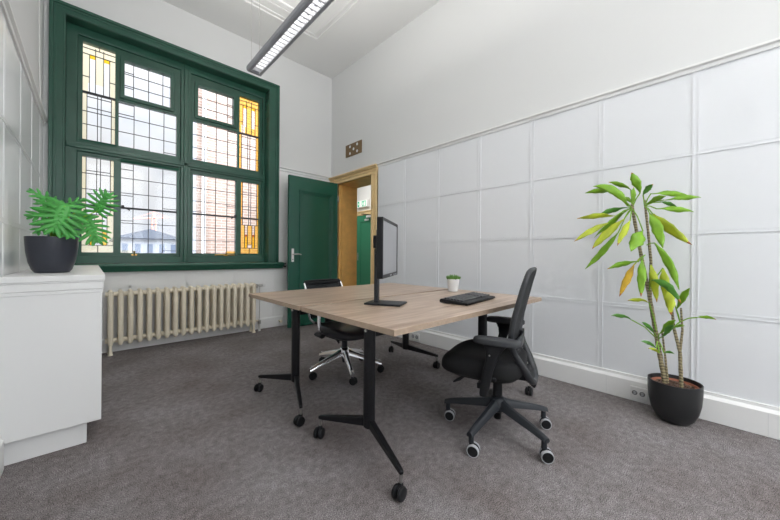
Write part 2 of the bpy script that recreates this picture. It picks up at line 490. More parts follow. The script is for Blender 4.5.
for p, side, top, lowside in ((g1, 'glare_amber', 'glare_amber', 0), (g4, 'amber', 'amber', 1)):
    s0 = .492                                     # the thick bar
    mirror = []
    cells = [(.20, .38, .875-.02, .915-.02, 'yellow'), (.63, .82, .875-.02, .915-.02, 'yellow'),
             (.20, .38, .60, .855, 'clear'), (.63, .82, .60, .855, 'clear'), (.16, .84, s0, .60, 'clear') if lowside == 0 else (.13, .3, s0, .62, 'clear'),
             (0, 1, s0, 1, top), (0, .13, 0, s0, side), (.88, 1, 0, s0, side)]
    leaded(p, cells, [(.13, 0, s0), (.45, 0, s0), (.56, 0, s0), (.88, 0, s0), (.38, s0, .97), (.63, s0, .97), (.20, s0, .895), (.82, s0, .895), (.5, .955, 1)],
           [.955, .895, (.66, 0, .2), (.66, .82, 1), .30, (.345, .13, .88), (.455, .13, .88), .165], bars=(s0,))
for p, side in ((l1, 'glare_amber'), (l4, 'amber')):
    s0 = .495
    cells = [(.24, .39, .235, .27, 'red' if side == 'amber' else 'clear'), (.64, .79, .235, .27, 'red' if side == 'amber' else 'clear'),
             (.24, .39, .075, .235, 'yellow'), (.64, .79, .075, .235, 'yellow'), (.39, .64, .075, .125, 'clear'),
             (.24, .39, .27, .40, 'clear'), (.64, .79, .27, .40, 'clear'),
             (0, 1, 0, .40, side), (0, .12, .4, 1, side), (.89, 1, .4, 1, side)]
    leaded(p, cells, [(.12, .40, 1), (.45, .40, 1), (.57, .40, 1), (.89, .40, 1), (.24, .075, .40), (.39, .075, .40), (.64, .075, .40), (.79, .075, .40), (.5, 0, .075)],
           [.40, .075, (.125, .39, .64), .665, .83, (.86, .12, .89), (.62, .12, .89)], bars=(s0,))
TH = [1/3., 2/3.]
leaded(p2a, [], [.19, .51, .83], [(q, 0, 1) for q in TH] + [(.28, 0, .19), (.72, 0, .19)])
leaded(p2b, [], [.25, .51, .77], TH + [(.73, 0, .25), (.97, 0, .25), (.05, .77, 1)])
leaded(p3a, [], [.2, .52, .84], TH + [(.28, .84, 1), (.72, .84, 1)])
leaded(p3b, [], [.255, .51, .77], TH + [(.73, .77, 1), (.97, .77, 1), (.05, 0, .255)])
SX = [1/6., 2/6., 4/6., 5/6.]
leaded(l2, [(0, .2, 0, .03, 'glare_amber')], [.205, .475, .735], SX + [(.36, 0, .205), (.64, 0, .205), (.93, 0, .205), (.53, .735, 1), (.03, .735, 1)], bars=(.5,))
leaded(l3, [(.8, 1, 0, .03, 'amber')], [.265, .52, .79], SX + [(.36, .79, 1), (.64, .79, 1), (.93, .79, 1), (.53, 0, .265), (.03, 0, .265)], bars=(.5,))
# casement stays and catches
for x, s in ((.262, 1), (1.452, -1)):
    b = MB(); b.box(x-.012, x+.012, 4.628, 4.65, 1.56, 1.60, 'blackmetal')
    b.tube([(x, 4.632, 1.585), (x+s*.03, 4.61, 1.565), (x+s*.06, 4.60, 1.545)], [.006, .005, .008], 'blackmetal', 8)
    b.build('window_stay', win)
for x in (.366, 1.335):
    b = MB(); b.box(x-.025, x+.025, 4.632, 4.648, 1.036, 1.052, 'brass'); b.tube([(x, 4.636, 1.04), (x, 4.62, 1.06), (x, 4.615, 1.088)], [.008, .007, .01], 'brass', 8)
    b.build('window_catch', win)
b = MB(); b.tube([(1.20, 4.635, 1.046), (1.31, 4.632, 1.05), (1.45, 4.635, 1.046)], .006, 'brass', 8); b.build('window_stay', win)

# ================================================================== DOORWAY, DOOR AND HALL
b = MB()                                          # lining of the thick wall
b.box(XR-.002, JX+.002, DY[1]-.012, DY[1]+.004, 0, DZ, 'jamb')
b.box(XR-.002, JX+.002, DY[0]-.004, DY[0]+.012, 0, DZ, 'jamb')
b.box(XR-.002, JX+.002, DY[0], DY[1], DZ-.012, DZ+.004, 'jamb')
for y in (DY[1]-.024, DY[0]+.012): b.box(XR+.05, XR+.085, y, y+.012, 0, DZ-.012, 'jamb')
struct(b.build('trim_5', bevel=.003))
b = MB()                                          # casing round the doorway
for d, w0, w1 in ((.020, 0, .115), (.034, .0, .03), (.028, .045, .06), (.030, .085, .115)):
    b.box(XR-d, XR+.001, DY[0]-w1+.0, DY[0]-w0+.004, 0, DZ+w0-.004, 'casing')
    b.box(XR-d, XR+.001, DY[1]+w0-.004, min(DY[1]+w1, YF-.005), 0, DZ+w0-.004, 'casing')
for d, w0, w1 in ((.022, -.004, .085), (.034, -.004, .022), (.034, .045, .062), (.046, .083, .105), (.060, .100, .124)):
    b.box(XR-d, XR+.001, DY[0]-.118, YF-.004, DZ+w0, DZ+w1, 'casing')
struct(b.build('trim_6', bevel=.003))

# open green door, swung back almost against the far wall
b = MB()
dx0, dx1, dy0, dy1, dz0, dz1 = 2.045, 2.872, 4.236, 4.276, .012, 2.20
px0, px1, pz0, pz1 = 2.235, 2.745, .21, 1.975
b.grid([dx0, px0, px1, dx1], [dz0, pz0, pz1, dz1], lambda x, z: not (px0 < x < px1 and pz0 < z < pz1), dy0, dy1, 'doorgreen')
door = struct(b.build('door_1', bevel=.003))
MB().box(px0-.005, px1+.005, dy0+.020, dy1-.012, pz0-.005, pz1+.005, 'doorgreen').build('door_panel', door)
b = MB()
for off, w, ya in ((-.030, .016, dy0-.016), (-.014, .018, dy0-.009), (.004, .020, dy0+.002)):
    ring_plate(b, (px0+off, px1-off, pz0+off, pz1-off), (px0+off+w, px1-off-w, pz0+off+w, pz1-off-w), ya, dy0+.022, 'doorgreen')
b.build('moulding', door, bevel=.004)
b = MB(); b.box(2.088, 2.124, dy0-.005, dy0+.001, .955, 1.145, 'socket'); b.build('handle_plate', door, bevel=.002)
b = MB(); b.tube([(2.106, dy0-.004, 1.065), (2.106, dy0-.045, 1.065), (2.12, dy0-.052, 1.065), (2.17, dy0-.052, 1.068), (2.215, dy0-.05, 1.060)], [.009, .008, .009, .009, .007], 'steel', 10)
b.build('door_handle', door)
b = MB(); b.cyl((2.106, dy0-.007, .99), (2.106, dy0-.004, .99), .008, 'dark', n=10); b.build('keyhole', door)
b = MB()
for z in (.25, 1.1, 1.95): b.cyl((2.879, dy0+.0, z-.045), (2.879, dy0+.0, z+.045), .006, 'steel', n=10)
b.build('hinges', door)

# the hall beyond
HX = 4.8
struct(MB().box(JX, HX+.15, 2.2, 8.0, -.15, 0, 'carpet').build('floor'))
struct(MB().box(JX, HX+.15, 2.2, 8.0, 3.0, 3.15, 'ceiling').build('ceiling'))
b = MB(); b.box(HX, HX+.15, 2.2, 8.0, 0, 3.0, 'wall'); b.box(JX, HX, 7.85, 8.0, 0, 3, 'wall'); b.box(JX, HX, 2.2, 2.35, 0, 3, 'wall'); b.box(JX-.05, JX, YF+.25, 8.0, 0, 3, 'wall')
struct(b.build('wall_hall'))
b = MB(); b.box(HX-.04, HX, 5.2, 6.31, 2.022, 2.118, 'casing'); b.box(HX-.055, HX, 5.17, 6.34, 2.10, 2.125, 'casing'); b.box(HX-.035, HX, 6.215, 6.30, 0, 2.03, 'casing'); b.box(HX-.035, HX, 5.21, 5.295, 0, 2.03, 'casing')
struct(b.build('trim_7', bevel=.004))
b = MB()
K = Matrix(((0, -1, 0, 0), (1, 0, 0, 0), (0, 0, 1, 0), (0, 0, 0, 1)))
b.grid([5.295, 5.43, 6.05, 6.215], [.01, .2, 1.86, 2.02], lambda y, z: not (5.43 < y < 6.05 and .2 < z < 1.86), -(HX-.002), -(HX-.03), 'hallgreen')
b.xform(K); hd = struct(b.build('door_2', bevel=.003))
MB().box(HX-.016, HX-.004, 5.42, 6.06, .19, 1.87, 'hallgreen').build('door_panel', hd)
b = MB(); b.box(HX-.034, HX-.028, 6.135, 6.165, .93, 1.12, 'steel'); b.tube([(HX-.03, 6.15, 1.04), (HX-.075, 6.15, 1.04), (HX-.08, 6.06, 1.04)], .009, 'steel', 8); b.build('door_handle', hd)
b = MB(); b.box(HX-.085, HX-.03, 5.42, 5.78, 1.945, 2.0, 'socket'); b.build('door_closer', hd, bevel=.006)
b = MB(); b.tube([(HX-.07, 5.6, 2.0), (HX-.22, 5.78, 2.02), (HX-.06, 5.92, 2.05)], .01, 'dark', 8); b.build('closer_arm', hd)
b = MB(); b.box(HX-.034, HX-.029, 5.74, 5.90, 1.885, 1.925, 'socket'); b.box(HX-.0355, HX-.0335, 5.77, 5.87, 1.90, 1.91, 'wheelrim'); b.build('door_sign', hd)

e = thing('exit_sign', 'green and white emergency exit sign on the white hall wall above the far green door', 'sign', (HX, 5.95, 2.2))
b = MB(); b.box(HX-.05, HX-.002, 5.74, 6.17, 2.215, 2.385, 'socket'); b.build('sign_housing', e, bevel=.004)
b = MB(); b.box(HX-.053, HX-.049, 5.80, 6.165, 2.222, 2.378, 'signwhite'); b.build('sign_face', e)
b = MB()
b.box(HX-.056, HX-.0525, 5.83, 5.98, 2.235, 2.365, 'signgreen'); b.build('green_field', e, smooth=False)
b = MB(); b.box(HX-.056, HX-.0525, 6.075, 6.14, 2.235, 2.365, 'signgreen'); b.build('green_field', e, smooth=False)
b = MB()                                          # white doorway with a running figure, and an arrow
q = HX-.0575
b.box(q, q+.0012, 5.845, 5.90, 2.245, 2.345, 'signwhite')
b.tube([(q, 5.945, 2.325), (q, 5.935, 2.29), (q, 5.94, 2.275)], .009, 'signwhite', 6)
b.ball((q, 5.943, 2.345), .009, 'signwhite', 8)
b.tube([(q, 5.94, 2.28), (q, 5.915, 2.265), (q, 5.92, 2.243)], .006, 'signwhite', 6)
b.tube([(q, 5.94, 2.28), (q, 5.955, 2.262), (q, 5.972, 2.258)], .006, 'signwhite', 6)
b.tube([(q, 5.942, 2.318), (q, 5.92, 2.305), (q, 5.905, 2.315)], .005, 'signwhite', 6)
b.build('pictogram', e); b = MB()
b.box(q, q+.0012, 6.085, 6.13, 2.295, 2.305, 'signwhite')
b.tube([(q, 6.105, 2.325), (q, 6.085, 2.30), (q, 6.105, 2.275)], .005, 'signwhite', 6)
b.build('arrow', e)

# small fixings on the walls
v = thing('vent_grille', 'small brown square wall vent with five round white holes above the doorway', 'vent', (XR, 3.883, 2.585))
MB().box(XR-.014, XR-.001, 3.684, 4.082, 2.588, 2.777, 'ventwood').build('grille_plate', v, bevel=.003)
b = MB()
for dy, dz in ((-.09, .052), (.09, .052), (0, 0), (-.09, -.052), (.09, -.052)):
    b = MB(); b.cyl((XR-.0165, 3.875+dy, 2.683+dz), (XR-.0135, 3.875+dy, 2.683+dz), .021, 'whiteceramic', n=16); b.build('vent_hole', v)
def wall_socket(label, y0, y1, z0, z1):
    o = thing('power_socket', label, 'socket', (XR-.035, (y0+y1)/2, z0), 0, 'power sockets on the skirting')
    x = XR-.035
    MB().box(x-.014, x+.001, y0, y1, z0, z1, 'socket').build('socket_plate', o, bevel=.004)
    n = 2; w = (y1-y0-.012)/n
    for k in range(n):
        c = y0+.006+w*(k+.5); zc = (z0+z1)/2; r = min(w, z1-z0)*.36
        b = MB(); b.cyl((x-.0155, c, zc), (x-.0135, c, zc), r, 'dark', n=20); b.cyl((x-.017, c, zc), (x-.012, c, zc), r*.8, 'wheelrim', n=20)
        for s in (-1, 1): b.cyl((x-.018, c+s*.009, zc), (x-.016, c+s*.009, zc), .003, 'dark', n=8)
        b.build('socket_outlet', o)
wall_socket('white double power socket on the skirting just left of the big black plant pot', .352, .452, .028, .112)
wall_socket('white double power socket on the skirting seen under the desk edge', 2.50, 2.63, .024, .108)
s_ = thing('wall_switch', 'small dark box on the wall beside the right end of the green window sill', 'switch', (2.108, YF, .875))
MB().box(2.090, 2.128, YF-.028, YF-.004, .872, .935, 'greyplastic').build('switch_body', s_, bevel=.004)
MB().box(2.100, 2.118, YF-.034, YF-.027, .89, .917, 'socket').build('rocker', s_, bevel=.002)
d_ = thing('door_stop', 'small cream door stop on the skirting near the foot of the open green door', 'door stop', (2.05, YF-.03, .07))
b = MB(); b.cyl((2.02, YF-.026, .085), (2.02, YF-.075, .085), .012, 'cream', n=12); b.build('stop_arm', d_)
b = MB(); b.cyl((2.02, YF-.072, .085), (2.02, YF-.10, .085), .02, 'cream', n=14); b.build('stop_buffer', d_)
c_ = MB(); c_.tube([(XL+.006, 4.05, 3.5), (XL+.008, 4.05, 3.1), (XL+.012, 4.04, 2.7), (XL+.02, 4.02, 2.36)], .004, 'trim', 6)
tag(c_.build('wall_cable'), 'thin white cable hanging down the left wall to the panel rail', 'cable')

# ================================================================== RADIATOR
rd = thing('radiator', 'long cream cast iron column radiator under the green window', 'radiator', (.88, 4.40, 0))
def section():
    b = MB()
    for y in (4.345, 4.395, 4.445):
        b.tube([(0, y, .118), (0, y, .14), (0, y, .60), (0, y, .645)], [.021, .024, .024, .021], 'cream', 10)
    for z in (.145, .628):
        b.tube([(0, 4.335, z), (0, 4.345, z), (0, 4.40, z), (0, 4.445, z), (0, 4.455, z)], [.012, .030, .034, .030, .012], 'cream', 10)
    b.ball((0, 4.345, .652), .021, 'cream', 10, (1, 1, .9)); b.ball((0, 4.345, .116), .021, 'cream', 10, (1, 1, 1))
    b.ball((0, 4.445, .652), .021, 'cream', 10); b.ball((0, 4.395, .652), .021, 'cream', 10)
    b.cyl((-.0402, 4.395, .628), (.0402, 4.395, .628), .026, 'cream', n=12); b.cyl((-.0402, 4.395, .145), (.0402, 4.395, .145), .026, 'cream', n=12)
    return b
s0 = section().build('radiator_section', rd, world=False)
base = Vector((.156, 0, 0)) - rd.location
s0.location = base
for k in range(1, 19):
    c = s0.copy(); COL.objects.link(c); c.parent = rd; c.location = base + Vector((.0806*k, 0, 0))
for x in (.156, .156+.0806*18):
    for y in (4.345, 4.445):
        b = MB(); b.tube([(x, y, .12), (x, y, .03), (x, y, .012), (x, y, .0)], [.014, .013, .022, .024], 'cream', 10); b.build('radiator_foot', rd)
b = MB(); b.cyl((1.62, 4.395, .628), (1.68, 4.395, .628), .012, 'steel', n=10); b.cyl((1.665, 4.395, .60), (1.665, 4.395, .65), .014, 'steel', n=10)
b.cyl((1.69, 4.395, .628), (1.735, 4.395, .628), .018, 'steel', n=12); b.cyl((1.74, 4.395, .628), (1.775, 4.395, .628), .02, 'socket', n=12)
b.build('radiator_valve', rd)
b = MB(); b.tube([(1.70, 4.40, .61), (1.705, 4.40, .3), (1.70, 4.40, .14)], .004, 'steel', 8); b.build('pipe', rd)
b = MB(); b.cyl((1.62, 4.395, .145), (1.70, 4.395, .145), .012, 'cream', n=10); b.cyl((1.70, 4.395, .165), (1.70, 4.395, .0), .016, 'socket', n=12); b.cyl((1.70, 4.395, .10), (1.70, 4.395, .15), .022, 'steel', n=12)
b.build('lower_valve', rd)

# ================================================================== HANGING LAMP
lp = thing('pendant_lamp', 'long grey strip lamp with white louvre hung on wires below the ceiling', 'lamp', (1.25, 1.7, 2.97), 0, 'strip lamps in a row')
lx0, lx1, ly0, ly1, lz = 1.170, 1.328, .0, 3.415, 2.97
prof = [(lx0+.012, lz), (lx0, lz+.014), (lx0, lz+.05), (lx0+.03, lz+.072), (lx1-.03, lz+.072), (lx1, lz+.05), (lx1, lz+.014), (lx1-.012, lz),
        (lx1-.036, lz), (lx1-.036, lz+.05), (lx0+.036, lz+.05), (lx0+.036, lz)]
b = MB(); run_y(b, prof, ly0, ly1, 'lamp'); b.build('housing', lp)
b = MB()
for y in (ly0, ly1-.03): MB().box(lx0+.03, lx1-.03, y, y+.03, lz, lz+.052, 'lamp').build('end_cap', lp)
b = MB()
y = ly0+.05
while y < ly1-.04:
    b.prism([(y-.006, lz+.004), (y+.006, lz+.004), (y+.002, lz+.04), (y-.002, lz+.04)], 0, lx0+.036, lx1-.036, 'louvre'); y += .06
for x in (lx0+.038, lx1-.038): b.box(x-.002, x+.002, ly0+.03, ly1-.03, lz+.003, lz+.048, 'louvre')
b.build('louvre', lp, smooth=False)
b = MB(); b.cyl((1.249, ly0+.04, lz+.042), (1.249, ly1-.04, lz+.042), .008, 'tube', n=10); b.build('lamp_tube', lp)
for x, y in ((1.172, 3.3), (1.252, 3.3), (1.172, .2), (1.252, .2)):
    b = MB(); b.cyl((x+.006, y, lz+.05), (x+.006, y, ZC), .0022, 'steel', n=6); b.build('hanging_wire', lp)

# ================================================================== CABINET
cb = thing('cabinet', 'low white cabinet with moulded top against the left wall', 'cabinet', (-.13, 2.4, 0))
CY = 4.405
MB().box(XL+.012, .050, 2.400, CY, .122, .842, 'trim').build('body', cb, bevel=.003)
MB().box(XL+.022, -.009, 2.436, CY-.05, 0, .123, 'trim').build('plinth', cb, bevel=.002)
b = MB()
for x, z0, z1 in ((.053, .838, .858), (.056, .858, .898), (.059, .898, .906), (.062, .906, .937)):
    b.box(XL+.012, x, 2.40-(x-.050), CY, z0, z1, 'trim')
b.build('top', cb, bevel=.003)
# ================================================================== DESKS
def castor(parent, x, y, ang, r=.036, rim=None, z_top=.115):
    """swivel castor: stem and fork with two wheels (sub-parts); ang = heading of the axle"""
    a = Vector((math.cos(ang), math.sin(ang), 0)); t = Vector((-a.y, a.x, 0))
    c = Vector((x, y, r)) + t*.012
    b = MB()
    b.cyl((x, y, r*1.5), (x, y, z_top), .0075, 'steel' if rim is None else 'blackmetal', n=10)
    b.tube([(x, y, r*2+.006), Vector((x, y, r*1.75)), c + Vector((0, 0, r*.3)), c], [.011, .013, .012, .010], 'plastic', 8)
    b.cyl(c - a*.02, c + a*.02, .006, 'steel', n=8)
    o = b.build('castor', parent)
    for s in (-1, 1):
        b = MB()
        p = [(0.004, .0), (.55, .0), (.82, .002), (1., .006), (1., .015), (.9, .019), (.5, .021), (.004, .021)]
        rings = []
        for q, d in p:
            cc = c + a*(s*(d+.004))
            rings.append([cc + (t*math.cos(k*math.pi/10) + Vector((0, 0, 1))*math.sin(k*math.pi/10))*(r*q) for k in range(20)])
        b.rings(rings, 'plastic')
        if rim:
            ro = [(1.004, .003), (1.015, .006), (1.015, .016), (.96, .0215), (.88, .0222), (.86, .020)]
            rings = []
            for q, d in ro:
                cc = c + a*(s*(d+.004))
                rings.append([cc + (t*math.cos(k*math.pi/10) + Vector((0, 0, 1))*math.sin(k*math.pi/10))*(r*q) for k in range(20)])
            b.rings(rings, rim, False, False)
        b.build('wheel', o)

def make_desk(y0, y1, py, cast, label):
    x0, x1, zt = .902, 2.440, .750
    d = thing('folding_desk', label, 'desk', ((x0+x1)/2, (y0+y1)/2, 0), 0, 'wheeled desks pushed together')
    MB().box(x0, x1, y0, y1, .7235, zt, 'wood').build('tabletop', d, bevel=.0015)
    b = MB()
    ring = [(x0-.0012, y0-.0012), (x1+.0012, y0-.0012), (x1+.0012, y1+.0012), (x0-.0012, y1+.0012)]
    b.box(x0-.0012, x1+.0012, y0-.0012, y0, .7238, .7492, 'woodedge'); b.box(x0-.0012, x1+.0012, y1, y1+.0012, .7238, .7492, 'woodedge')
    b.box(x0-.0012, x0, y0, y1, .7238, .7492, 'woodedge'); b.box(x1, x1+.0012, y0, y1, .7238, .7492, 'woodedge')
    b.build('edge_band', d, smooth=False)
    px = (1.092, 2.262)
    b = MB(); b.box(px[0]+.02, px[1]-.02, py-.018, py+.018, .615, .675, 'blackmetal'); b.build('crossbar', d, bevel=.006)
    for x in px:
        b = MB()
        b.rings([[(x+.028*math.cos(k*math.pi/10), py+.037*math.sin(k*math.pi/10), z) for k in range(20)] for z in (.135, .685)], 'blackmetal')
        b.build('leg', d)
        b = MB()
        b.box(x-.03, x+.03, py-.27, py+.27, .699, .7235, 'blackmetal')
        b.prism([(py-.055, .70), (py+.055, .70), (py+.035, .655), (py-.035, .655)], 0, x-.03, x+.03, 'blackmetal')
        b.build('top_bracket', d, bevel=.004)
        b = MB(); b.cyl((x-.027, py-.004, .655), (x-.034, py-.004, .655), .008, 'steel', n=12); b.build('screw', d)
    for (cx, cy) in cast:
        x = px[0] if cx < 1.6 else px[1]
        s = 1 if cy > py else -1
        p0 = Vector((x, py+s*.012, .16)); p1 = Vector((cx, cy, .115)); v = (p1-p0).normalized(); n = Vector((-v.y, v.x, 0)).normalized()
        b = MB()
        rings = []
        for f, w, h in ((0, .015, .024), (.1, .015, .024), (.95, .011, .012), (1.03, .009, .009)):
            c = p0.lerp(p1, f)
            rings.append([c + n*w + Vector((0, 0, h)), c - n*w + Vector((0, 0, h)), c - n*w - Vector((0, 0, h)), c + n*w - Vector((0, 0, h))])
        b.rings(rings, 'blackmetal'); b.build('foot', d, bevel=.004)
        castor(d, cx, cy, R(98 if s < 0 else 120), .030)
    return d
make_desk(.918, 1.695, 1.30, [(.985, .955), (.972, 1.597), (2.435, 1.0), (2.40, 1.62)], 'nearer wood-topped desk on black wheeled legs, carrying the monitor and keyboard')
make_desk(1.731, 2.548, 2.14, [(.952, 1.792), (.955, 2.452), (2.368, 1.832), (2.392, 2.474)], 'farther wood-topped desk on black wheeled legs, nothing on it, nearer the radiator')

# ================================================================== OFFICE CHAIRS
def superell(rx, ry, cx, cy, n=32, e=3.4):
    o = []
    for k in range(n):
        a = 2*math.pi*k/n; c, s = math.cos(a), math.sin(a)
        o.append((cx+rx*math.copysign(abs(c)**(2/e), c), cy+ry*math.copysign(abs(s)**(2/e), s)))
    return o
def make_chair(x, y, rz, label, near):
    ch = thing('office_chair', label, 'chair', (x, y, 0), rz, 'office chairs at the desks')
    W = dict(world=False)
    basem = 'greyplastic' if near else 'chrome'
    rr = .31 if near else .325
    ph = [R(d)-rz for d in ((108, 182, 256, 326, 36) if near else (176, 246, 312, 24, 98))]
    b = MB(); b.lathe([(.03, .128), (.048, .14), (.052, .185), (.036, .215), (.03, .218)], basem, n=24)
    for a in ph:
        d = Vector((math.cos(a), math.sin(a), 0)); n = Vector((-d.y, d.x, 0))
        rings = []
        for f, z, w, h in ((.03, .182, .034, .030), (.10, .180, .030, .028), (.30, .165, .026, .023), (.75, .138, .022, .017), (.97, .122, .020, .014), (1.05, .114, .018, .012)):
            c = d*(rr*f) + Vector((0, 0, z - (0 if near else .028*f)))
            pr = [(-1, -.8), (-.75, .5), (-.35, 1), (.35, 1), (.75, .5), (1, -.8), (.5, -1), (-.5, -1)]
            rings.append([c + n*(w*u) + Vector((0, 0, h*v)) for u, v in pr])
        b.rings(rings, basem)
        b.cyl(d*(rr*.985) + Vector((0, 0, .066)), d*(rr*.985) + Vector((0, 0, .105)), .0145, basem, n=12)
    b.build('star_base', ch, **W)
    for i, a in enumerate(ph):
        castor_local(ch, rr*.985*math.cos(a), rr*.985*math.sin(a), R((205, 200, 215, 212, 190)[i])-rz, .0315 if near else .030, 'wheelrim' if near else None)
    b = MB(); b.lathe([(.02, .085), (.022, .09), (.022, .22), (.027, .225), (.027, .33), (.03, .335), (.03, .375)], 'plastic' if near else 'greyplastic', n=20); b.build('gas_column', ch, **W)
    # mechanism with levers
    sz = 0 if near else -.02
    b = MB(); b.prism([(-.16, .365+sz), (.14, .365+sz), (.16, .395+sz), (.10, .415+sz), (-.17, .415+sz), (-.19, .39+sz)], 0, -.085, .085, 'plastic')
    b.box(-.235, .235, -.035, .045, .385+sz, .41+sz, 'plastic')
    b.build('mechanism', ch, bevel=.008, **W)
    for s in (-1, 1):
        b = MB(); b.tube([(s*.08, .12, .375), (s*.17, .155, .362), (s*.205, .175, .352), (s*.215, .205, .335)], [.008, .009, .014, .006], 'plastic', 8, .5); b.build('lever', ch, **W)
    # seat
    b = MB()
    rings = []
    prof = ((.375, .80), (.378, .90), (.392, .965), (.42, 1.0), (.452, 1.0), (.474, .965), (.487, .88), (.492, .6), (.490, .2)) if near else ((.357, .80), (.360, .92), (.370, .98), (.390, 1.), (.412, .99), (.428, .95), (.435, .86), (.436, .5), (.433, .15))
    for z, s in prof:
        ring = []
        for px_, py_ in superell(.245*s, .238*s, 0, .078):
            drop = -.040*max(0, (py_-.12)/.2)**2 - .012*max(0, (-py_-.05)/.16)**2 + .012*(abs(px_)/.24)**2
            ring.append((px_, py_, z+drop*(1 if z > .40 else .35)))
        rings.append(ring)
    b.rings(rings, 'fabric' if near else 'leather')
    b.build('seat', ch, sub=1, ang=2.5, **W)
    b = MB(); b.rings([[(px_, py_, z) for px_, py_ in superell(.215*s, .205*s, 0, .07)] for z, s in (((.362, .82), (.368, .95), (.384, 1.0), (.39, .98)) if near else ((.342, .82), (.348, .95), (.364, 1.0), (.37, .98)))], 'plastic'); b.build('seat_pan', ch, **W)
    # back
    if near:
        side = [(.0, -.195, .355), (.055, -.194, .362), (.10, -.186, .39), (.135, -.160, .45), (.168, -.122, .52), (.190, -.098, .60), (.203, -.112, .70), (.205, -.137, .80), (.198, -.160, .89), (.182, -.178, .95), (.155, -.185, .973), (.10, -.189, .981), (0, -.191, .983)]
        rad = [.020, .020, .018, .016, .0145, .013, .012, .0115, .011, .011, .011, .011, .011]
        fm = 'padplastic'
    else:
        side = [(.0, -.235, .40), (.08, -.242, .402), (.15, -.262, .42), (.185, -.270, .46), (.200, -.272, .52), (.204, -.280, .62), (.202, -.300, .69), (.200, -.330, .75), (.198, -.352, .786), (.19, -.362, .80), (.1, -.366, .805), (0, -.367, .806)]
        rad = [.009]*12
        fm = 'chrome'
    full = [(-a, q, z) for a, q, z in side[::-1]][:-1] + side
    if near:
        b = MB(); b.tube(full, rad[::-1][:-1] + rad, fm, 10, 1.25, up=(0, 1, .01)); b.build('back_frame', ch, **W)
    else:
        for s in (-1, 1):
            b = MB(); b.tube([(s*w*1.05, q, z) for w, q, z in side[2:-3]], .009, 'chrome', 10); b.build('back_rail', ch, **W)
        b = MB(); b.tube([(w*1.05, q, z) for w, q, z in full if z > .78 and abs(w) < .199], .011, 'plastic', 10); b.build('back_top_bar', ch, **W)
        b = MB(); b.tube([(w, q, z) for w, q, z in full if z < .43], .011, 'plastic', 10); b.build('back_bottom_bar', ch, **W)
    lo = 4 if near else 3
    rows = []
    pts = side[lo:]
    seg = []
    for i in range(len(pts)-1):
        for f in (0, .5):
            seg.append(tuple(pts[i][k]*(1-f)+pts[i+1][k]*f for k in range(3)))
    for w, q, z in seg:
        if w < .02: continue
        rows.append([(w*u*(1 if near else 1.04), q-(.010 if near else .02)*(1-u*u), z) for u in [-1+k/6 for k in range(13)]])
    b = MB(); b.rings(rows, 'netting', closed=False); b.build('back_mesh', ch, solid=.005, ang=2.5, **W)
    b = MB()
    if near:
        b.prism([(-.09, .372), (-.165, .350), (-.205, .318), (-.216, .338), (-.205, .375), (-.18, .41), (-.155, .41), (-.145, .40), (-.09, .40)], 0, -.045, .045, 'plastic')
    else:
        b.prism([(-.12, .36), (-.235, .372), (-.27, .41), (-.285, .52), (-.272, .52), (-.255, .42), (-.225, .395), (-.12, .39)], 0, -.035, .035, 'plastic')
    b.build('back_support', ch, bevel=.006, **W)
    if near:                                      # small lumbar pad between the rails
        b = MB(); b.rings([[(u*.17, -.122-.012*(1-u*u)+.0*z, z) for u in [-1+k/5 for k in range(11)]] for z in (.545, .575, .605)], 'greyplastic', closed=False); b.build('lumbar_strap', ch, solid=.012, **W)
    # arms
    for s in (-1, 1):
        if near:
            b = MB()
            ax = s*.262; lift = .02 if s > 0 else 0        # the far armrest is set a notch higher
            rings = []
            for z, q, wy, wx, xx in ((.31, .062, .020, .012, ax), (.33, .060, .024, .014, ax), (.45, .040, .027, .015, ax), (.515, .020, .030, .015, ax), (.552, .014, .040, .017, ax-s*.004), (.577, .008, .055, .022, ax-s*.010), (.592, .004, .066, .026, ax-s*.012)):
                rings.append([(xx+p, q-.038+lift*1.5+t, z+lift*min(1, max(0, (z-.35)/.2))) for p, t in superell(wx, wy, 0, 0, 16, 3)])
            b.rings(rings, 'plastic'); b.box(*sorted((s*.20, ax)), .0, .06, .345, .375, 'plastic')
            b.cyl((ax, -.008, .535), (ax+s*.0175, -.008, .535), .005, 'steel', n=10)
            b.build('arm_post', ch, bevel=.004, **W)
            b = MB()
            b.rings([[(ax-s*.012+p, t, z+lift) for p, t in superell(.042*k, .124*k, 0, -.040+lift*2, 24, 3)] for z, k in ((.588, .93), (.593, .99), (.606, 1.), (.618, .98), (.624, .9), (.626, .5))], 'padplastic')
            b.build('arm_pad', ch, sub=1, ang=2.5, **W)
        else:
            ax = s*.262
            b = MB(); b.tube([(s*.20, .0, .385), (ax, 0, .39), (ax+s*.008, -.005, .42), (ax+s*.006, -.01, .50), (ax, -.015, .565)], [.016, .018, .016, .014, .014], 'chrome', 10); b.build('arm_post', ch, **W)
            b = MB(); b.tube([(ax+s*.008, -.04, .375), (ax+s*.008, .05, .37)], .026, 'plastic', 10, .7); b.build('arm_housing', ch, **W)
            b = MB(); b.rings([[(ax+p, t, z) for p, t in superell(.035*k, .11*k, 0, -.03, 20, 3)] for z, k in ((.56, .93), (.566, 1.), (.58, 1.), (.588, .93))], 'plastic'); b.build('arm_pad', ch, **W)
    return ch
def castor_local(ch, x, y, ang, r, rim):
    # castor() works in world space through build(world=True); convert the spot first
    w = chain(ch) @ Vector((x, y, 0))
    castor(ch, w.x, w.y, ang + ch.rotation_euler.z, r, rim, .085 if rim else .115)
make_chair(1.775, .918, R(17), 'black office chair with grey-rimmed wheels, pushed up to the near edge of the desk', True)
make_chair(1.685, 2.36, R(182), 'black chair with polished metal star base, behind the farther desk by the green door', False)

